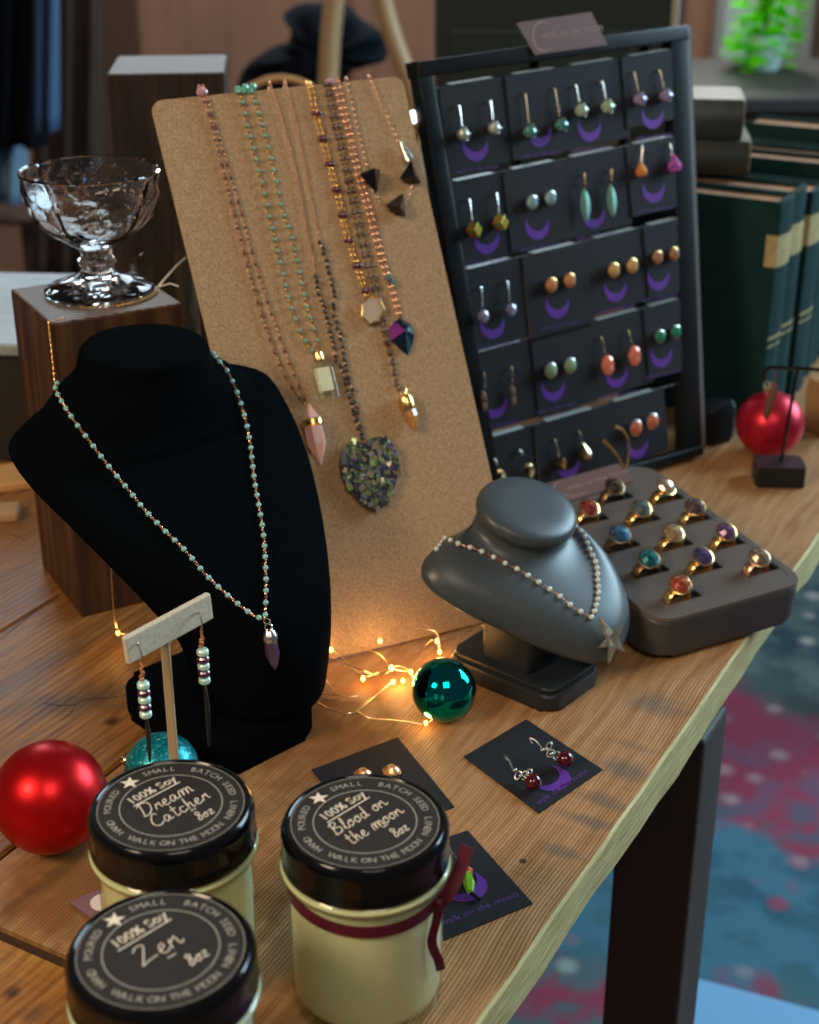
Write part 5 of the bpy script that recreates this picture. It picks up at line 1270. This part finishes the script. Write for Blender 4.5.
wire([(437, 641), (430, 641), (422, 649), (418, 652)], [.010, .012, .008, .006])
wire([(416, 630.5), (430, 630), (438, 635), (439, 652), (437, 641)], [.016, .018, .016, .006, .010])
wire([(460, 631), (463, 640), (468, 648), (475, 650), (484, 648), (489, 642)], [.018, .012, .008, .006, .006, .006])
wire([(458, 640), (470, 630), (480, 625), (489, 630)], [.01, .014, .016, .014])
wire([(111, 566), (112, 590), (114, 615), (118, 633)], [.082, .058, .030, .012])
wire([(118, 633), (126, 634), (140, 626), (150, 625), (170, 640)], [.012, .014, .016, .012, .004])
wire([(0, 529), (12, 534), (24, 539)], .002)
BUL = [((331, 650), .012), ((380, 641), .012), ((391.5, 668), .014), ((363, 679), .004), ((411, 672), .004), ((403, 681), .003), ((393, 682), .003), ((437, 641), .010), ((439.5, 652), .006), ((426, 723), .003), ((118, 633), .012)]
for (u, v), z in BUL:
    p = T(u, v, z); bm = BM(); ball(bm, p, .0013 if u != 391.5 else .0016, sc=(1, 1, 1.35)); ob('bulb', bm, M_bulb, fl_, world=True)
    l = bpy.data.lights.new('fairy_glow', 'POINT'); l.energy = .011 if u > 120 else .007; l.color = (1, .52, .16); l.shadow_soft_size = .004
    o = bpy.data.objects.new('fairy_glow', l); COL.objects.link(o); o.location = p + Vector((0, -.002, .005))
wb = thing('white_bulb', 'small white glowing bulb in the gap between board and earring rack', 'light bulb', D(413, 117, 1.12))
bm = BM(); ball(bm, D(413, 117, 1.12), .0040, sc=(1, 1, 1.25)); ob('bulb', bm, M_bulbcold, wb, world=True)
bm = BM(); p = D(413, 117, 1.12); tube(bm, [p - Zv * .004, p - Zv * .01 + Vector((.004, 0, 0)), D(416, 142, 1.13), D(404, 150, 1.16)], .0010, 6); ob('wire', bm, M_wire, wb, world=True)

# ------------------------------------------------------------------ small black stand at the right
p0 = T(781, 488, 0)
bs = thing('earring_stand', 'small black T-bar stand on a square block in front of the red bauble', 'earring stand', (p0.x, p0.y + .013, 0), (0, 0, radians(-3)))
bm = BM(); prism(bm, rrect(-.0195, -.014, .0195, .014, .002), 0, .018, None, 0, .0015); ob('base', bm, mat('black_block', (.008, .008, .010), .45), bs, smooth=False)
bm = BM(); tube(bm, catmull([(.001, 0, .018), (.003, 0, .05), (.005, 0, .085), (.006, 0, .098)], 4), .0016, 8); tube(bm, catmull([(-.020, 0, .088), (-.018, 0, .098), (-.006, 0, .099), (.020, 0, .098), (.034, 0, .097), (.036, 0, .088)], 4), .0016, 8)
ob('wire_frame', bm, M_black, bs)
t = thing('earring', 'brownish dangling earring on the small black T-bar stand, red bauble behind', 'earring', (bs.location.x - .012, bs.location.y - .003, .088))
bm = BM(); tube(bm, [(0, 0, .008), (0, 0, 0)], .0006); tube(bm, catmull([(0, 0, 0), (-.001, 0, -.010), (-.003, 0, -.022), (-.004, 0, -.032)], 3), .0035, 8, taper=lambda s: .4 + .8 * sin(pi * s)); ob('drop', bm, mat('brown_feather', (.16, .06, .04), .6), t)
t = thing('earring', 'silver drop earring at the right end of the small black T-bar stand', 'earring', (bs.location.x + .0335, bs.location.y - .003, .092))
bm = BM(); ico(bm, (0, 0, -.002), .0045, None, 0, 1, (1.4, .6, .8)); tube(bm, [(0, 0, .006), (0, 0, 0)], .0006); ob('drop', bm, M_silver, t, smooth=False)
wp = T(815, 432, 0); t = thing('wood_box', 'small light wooden box at the right edge beside the red bauble', 'box', wp, (0, 0, radians(20)))
bm = BM(); box(bm, (.016, 0, .024), (.04, .03, .048), bev=.002); ob('body', bm, mat('honey_wood', (.42, .24, .10), .5), t, smooth=False)

# ------------------------------------------------------------------ books
BA = Vector((.3155, 1.262, 0)); by = radians(-28)     # near bottom corner between cover and spine
bdv = Vector((cos(by), sin(by), 0)); bsv = Vector((-sin(by), cos(by), 0))   # cover direction, spine direction
labs = ['nearest dark green book of the row, gilt title panel on the spine', 'second dark green book of the row, gilt title panel at the right edge']
th = .0395; hgt = .2005
bf = frame(BA, -bdv, bsv, Zv)  # x leftwards along the cover, y deeper along the row
xx = 0
for i in range(9):
    d_ = .041 if i < 2 else .036 + .006 * ((i * 7) % 3); h_ = hgt - (0 if i < 2 else (.004 * ((i * 5) % 4))); W_ = .135
    wh_ = labs[i] if i < 2 else '%s book of the row standing behind, brown top edge showing' % ['', '', 'third', 'fourth', 'fifth', 'sixth', 'seventh', 'eighth', 'ninth'][i]
    o0 = BA + bsv * xx + bdv * (0 if i < 2 else .003 * ((i * 3) % 4)); t = thing('book', wh_, 'book', o0, group='dark books standing in a row')
    F = frame(o0, -bdv, bsv, Zv); bm = BM()
    # cover: spine with rounded back and two boards
    prof = [(-.004 * sin(pi * k / 8), d_ * k / 8) for k in range(9)]
    out = [(W_, 0)] [:1] ; outer = [(W_, 0), (0, 0)] + prof[1:-1] + [(0, d_), (W_, d_), (W_, d_ - .003), (.004, d_ - .003), (.004, .003), (W_, .003)]
    prism(bm, outer, 0, h_, F); ob('cover', bm, M_book, t, world=True, smooth=False)
    bm = BM(); box(bm, (W_ / 2, d_ / 2, h_ / 2 - .001), (W_ - .008, d_ - .0064, h_ - .006), F); ob('pages', bm, M_pages, t, world=True, smooth=False)
    if i < 3:
        for nm_, (z0, z1) in (('title_panel', (.144, .172)), ('gilt_band', (.078, .0805)), ('gilt_band', (.071, .0725))):
            bm = BM(); vs = [(.0100, -.0007, z0), (.0100, -.0007, z1)] if nm_ == 'title_panel' else []
            for k in range(0, 9): vs += [(prof[k][0] - .0006, prof[k][1] - (.0007 if k == 0 else 0), z0), (prof[k][0] - .0006, prof[k][1] - (.0007 if k == 0 else 0), z1)]
            fs = [(2 * k, 2 * k + 2, 2 * k + 3, 2 * k + 1) for k in range(len(vs) // 2 - 1)]
            addgeo(bm, vs, fs, F); ob(nm_, bm, M_gilt, t, world=True, smooth=False, label='gilt title panel' if nm_ == 'title_panel' else None)
    xx += d_ + .0012
# two books lying on top of the row
def flatbook(label, z, px, w_, th_, m, Y):
    p = D(px[0], px[1], Y); t = thing('book', label, 'book', (p.x, p.y, z), (0, 0, radians(-8)), 'books lying on the row')
    bm = BM(); n = 10; prof = [(-.008 * sin(pi * k / n), th_ * k / n) for k in range(n + 1)]   # (y, z)
    outl = prof + [(.07, th_), (.07, th_ - .003), (.006, th_ - .003), (.006, .003), (.07, .003), (.07, 0)]
    X = Vector((1, 0, 0)); prism(bm, outl, -w_, 0, frame(Vector((0, 0, 0)), Vector((0, 1, 0)), Vector((0, 0, 1)), Vector((1, 0, 0)))); ob('cover', bm, m, t, angle=30)
    bm = BM(); box(bm, (-w_ / 2 + .001, .036, th_ / 2), (w_ + .002, .058, th_ - .0065), None, 0); ob('pages', bm, M_pagepale, t, smooth=False)
zf = .2015
p_ = D(746, 166, 1.40)
flatbook('olive book lying flat on the book row, under another book', zf, (748, 166), .16, .031, M_book3, 1.36)
flatbook('charcoal book lying flat, topmost of the two on the book row', zf + .0325, (742, 128), .16, .035, M_book2, 1.36)

# ------------------------------------------------------------------ dark case behind the rack
q0 = D(436, 60, 1.75); q1 = D(668, 60, 1.75)
dc_ = thing('display_case', 'tall dark green case with a pale right edge behind the earring rack', 'case', ((q0.x + q1.x) / 2, 1.75, 0))
w_ = q1.x - q0.x
bm = BM(); box(bm, (0, .06, .19), (w_, .12, .38), bev=.004); ob('body', bm, mat('dark_green_case', (.012, .022, .022), .5), dc_, smooth=False)
bm = BM(); box(bm, (w_ / 2 + .005, .055, .19), (.009, .11, .38), bev=.002); ob('edge_strip', bm, mat('pale_edge', (.35, .35, .3), .5), dc_, smooth=False, label='pale metal edge')
for k in range(2):
    bm = BM(); box(bm, (0, -.002, .06 + .16 * k), (w_ - .03, .004, .12), bev=.002); ob('panel', bm, mat('dark_green_panel%d' % k, (.014, .026, .026), .45), dc_, smooth=False)

# ------------------------------------------------------------------ room background (blurred)
# dark sideboard under the plant
sb_ = thing('sideboard', 'long dark sideboard in the background below the potted plant', 'sideboard', (1.15, 2.9, FZ))
bm = BM(); box(bm, (0, .2, .38), (1.5, .45, .72), bev=.01); ob('body', bm, mat('sideboard_wood', (.035, .028, .026), .5), sb_, smooth=False)
bm = BM(); box(bm, (0, .2, .755), (1.56, .5, .03), bev=.006); ob('top', bm, mat('sideboard_top', (.03, .028, .03), .6, spec=.25), sb_, smooth=False)
for dx in (-.5, 0, .5):
    bm = BM(); box(bm, (dx, -.03, .38), (.44, .02, .6), bev=.006); dd_ = ob('door', bm, mat('sideboard_door', (.045, .035, .03), .5), sb_, smooth=False)
    bm = BM(); ball(bm, (dx + .17, -.05, .42), .015); ob('knob', bm, M_bronze, dd_)
# plant
pz = D(765, 30, 3.2); pt = thing('potted_plant', 'bright green leafy plant in the sunlit window at the top right', 'plant', (pz.x, pz.y, FZ + .77))
M_leaf = mat('lime_leaf', (.16, .72, .0), .6, spec=.15)
nt, ns, lk, b = nodes(M_leaf); tr = N(nt, 'ShaderNodeBsdfTranslucent'); tr.inputs[0].default_value = (.24, .9, .0, 1); mxs = N(nt, 'ShaderNodeMixShader'); mxs.inputs[0].default_value = .5
lk.new(b.outputs[0], mxs.inputs[1]); lk.new(tr.outputs[0], mxs.inputs[2]); lk.new(mxs.outputs[0], ns['Material Output'].inputs[0])
bm = BM(); lathe(bm, [(0, 0), (.035, 0), (.045, .06), (.048, .07), (.042, .07), (.038, .06), (0, .055)], 24); ob('pot', bm, mat('pale_pot', (.45, .6, .6), .4), pt)
bm = BM(); zrel = pz.z - (FZ + .77)
for k in range(9):
    a = 2 * pi * k / 9; tube(bm, catmull([(0, 0, .08), (.03 * cos(a), .03 * sin(a), .18), (.07 * cos(a), .07 * sin(a), zrel + .04 + .03 * (k % 3))], 4), .003, 5)
ob('stem', bm, mat('green_stem', (.12, .3, .04), .5), pt)
bm = BM(); rnd = random.Random(3)
for k in range(260):
    a = rnd.uniform(0, 2 * pi); rr_ = rnd.uniform(.0, .065); z = rnd.uniform(zrel - .07, zrel + .16)
    X = Vector((cos(a), sin(a), rnd.uniform(-.4, .5))).normalized(); Y = Zv.cross(X).normalized(); L_ = rnd.uniform(.035, .06); c = Vector((rr_ * cos(a + 1), rr_ * sin(a + 1), z)) + Vector((.02 * (z - zrel) / .1, 0, 0))
    Nn = X.cross(Y); vs = [c, c + X * L_ * .35 + Y * L_ * .36, c + X * L_, c + X * L_ * .35 - Y * L_ * .36, c + X * L_ * .4 - Nn * .003]
    addgeo(bm, vs, [(0, 1, 4), (1, 2, 4), (2, 3, 4), (3, 0, 4)])
prop(ob('foliage', bm, M_leaf, pt, smooth=False), kind='stuff')
sun = area('window_sun_on_plant', (pz.x + .05, 3.75, .75), (pz.x, 3.2, pz.z), .3, 9, (1, .98, .88))
# hat rack / bentwood chair with a black garment
ch = thing('bentwood_chair', 'bentwood chair with curved tan back posts in the background', 'chair', (-.10, 2.45, FZ + .0085))
def cp(u, v, Y=2.45): return D(u, v, Y) - Vector((-.10, 2.45, FZ))
M_bent = mat('tan_bentwood', (.38, .26, .14), .45)
bm = BM(); tube(bm, catmull([cp(337, -60), cp(336, -10), cp(331, 40), cp(328, 110), cp(330, 200), cp(330, 330) ], 6), .017, 10); ob('back_post', bm, M_bent, ch)
bm = BM(); tube(bm, catmull([cp(378, -60), cp(382, 0), cp(392, 40), cp(408, 85), cp(416, 120), cp(418, 200), cp(418, 330)], 6), .015, 10); ob('back_post', bm, M_bent, ch)
bm = BM(); tube(bm, catmull([cp(337, -60), cp(346, -72), cp(360, -76), cp(372, -72), cp(378, -60)], 6), .015, 10); ob('top_rail', bm, M_bent, ch)
seat_z = -D(370, 330, 2.45).z; bm = BM(); zs_ = .45
lathe(bm, [(0, .44), (.20, .44), (.21, .45), (.20, .465), (0, .465)], 32, Matrix.Translation((.05, -.2, 0))); ob('seat', bm, M_bent, ch)
for sx, sy in ((-.1, -.35), (.2, -.35), (-.1, -.02), (.2, -.02)):
    bm = BM(); tube(bm, [(sx, sy, .44), (sx * 1.15, sy * 1.02, 0)], .015, 8); ob('leg', bm, M_bent, ch)
hp_ = thing('hoop', 'thin amber wooden hoop in the background above the necklace board', 'hoop', D(278, 90, 2.1))
bm = BM(); c_ = D(281, 131, 2.1); torus(bm, c_, 0.075, .0048, X=Vector((1, 0, 0)), Y=Vector((0, .35, .94)).normalized(), seg=40, k=8, sx=1.0, sy=.95); ob('ring', bm, mat('amber_hoop', (.45, .24, .08), .4), hp_, world=True)
# black draped garment behind the post
bg = thing('black_garment', 'black shawl heaped behind the bentwood chair', 'garment', D(320, 60, 2.6))
M_bg = mat('black_cloth', (.004, .006, .010), .95, spec=.1)
def blob_outline(px, Y, th_, m, root, name):
    P = [D(u, v, Y) for u, v in px]; c = sum(P, Vector()) / len(P); Q = catmull([p - c for p in P], 4, True)
    bm = BM(); L_ = 5; rows = []
    for k in range(-L_, L_ + 1):
        s = math.sqrt(max(0, 1 - (k / L_) ** 2)) * .5 + .5 if abs(k) < L_ else .45
        rows.append([bm.verts.new(c + Vector((q_.x * s, k / L_ * th_ + .01 * sin(i * .9), q_.z * s))) for i, q_ in enumerate(Q)])
    n = len(Q)
    for A, B in zip(rows, rows[1:]):
        for i in range(n): bm.faces.new((A[i], A[(i + 1) % n], B[(i + 1) % n], B[i]))
    bm.faces.new(rows[0]); bm.faces.new(rows[-1][::-1]); return ob(name, bm, m, root, world=True)
blob_outline([(238, 92), (246, 66), (268, 50), (288, 42), (290, 25), (284, 14), (300, 4), (325, 2), (350, 6), (362, 20), (380, 30), (388, 45), (385, 60), (368, 66), (352, 70), (345, 90), (320, 110), (270, 115)], 2.62, .06, M_bg, bg, 'cloth')
# clothes at far left
cl = thing('scarf', 'blue scarf hanging in the background at the top left corner', 'scarf', D(45, 120, 2.4))
def drape(px_l, px_r, v0, v1, Y, m, root, name, folds=5, amp=.02):
    bm = BM(); n = 24; rows = []
    for k in range(12):
        v = v0 + (v1 - v0) * k / 11; row = []
        for i in range(n + 1):
            u = px_l + (px_r - px_l) * i / n; p = D(u, v, Y); p.y += amp * sin(folds * 2 * pi * i / n + .15 * k); row.append(p)
        rows.append(row)
    F = [[bm.verts.new(p) for p in r_] for r_ in rows]; Bk = [[bm.verts.new(p + Vector((0, .012, 0))) for p in r_] for r_ in rows]
    for A, B in zip(F, F[1:]):
        for i in range(n): bm.faces.new((A[i], A[i + 1], B[i + 1], B[i]))
    for A, B in zip(Bk, Bk[1:]):
        for i in range(n): bm.faces.new((A[i + 1], A[i], B[i], B[i + 1]))
    for k in range(11):
        bm.faces.new((F[k][0], F[k + 1][0], Bk[k + 1][0], Bk[k][0])); bm.faces.new((F[k][n], Bk[k][n], Bk[k + 1][n], F[k + 1][n]))
    for i in range(n):
        bm.faces.new((F[0][i], Bk[0][i], Bk[0][i + 1], F[0][i + 1])); bm.faces.new((F[11][i], F[11][i + 1], Bk[11][i + 1], Bk[11][i]))
    return ob(name, bm, m, root, world=True, angle=None)
drape(34, 57, -60, 132, 2.38, mat('blue_cloth', (.035, .09, .19), .8), cl, 'cloth', 2, .012)
c2_ = thing('coat', 'black coat hanging in the background at the left edge', 'coat', D(15, 120, 2.45)); drape(-60, 44, -60, 148, 2.45, M_bg, c2_, 'cloth', 4, .02)
c3_ = thing('shirt', 'pale blue cloth hanging low behind the black coat at left', 'shirt', D(10, 170, 2.55)); drape(-40, 24, 40, 205, 2.52, mat('dusty_blue_cloth', (.12, .24, .36), .8), c3_, 'cloth', 3, .02)
c4_ = thing('curtain', 'dark brown curtain hanging beside the clothes at left', 'curtain', D(75, 150, 3.0)); drape(30, 100, -80, 290, 3.0, mat('dark_brown_cloth', (.028, .018, .014), .85), c4_, 'cloth', 3, .02)
st_ = thing('stool', 'dark wooden stool far back at the left behind the glass dish', 'stool', (D(35, 240, 3.4).x, 3.4, FZ))
bm = BM(); lathe(bm, [(0, .43), (.16, .43), (.17, .445), (.16, .46), (0, .46)], 28); ob('seat', bm, M_trim, st_)
for a in range(4):
    bm = BM(); tube(bm, [(.1 * cos(a * pi / 2 + .4), .1 * sin(a * pi / 2 + .4), .44), (.15 * cos(a * pi / 2 + .4), .15 * sin(a * pi / 2 + .4), 0)], .014, 8); ob('leg', bm, M_trim, st_)
bpy.data.meshes.remove(me_)
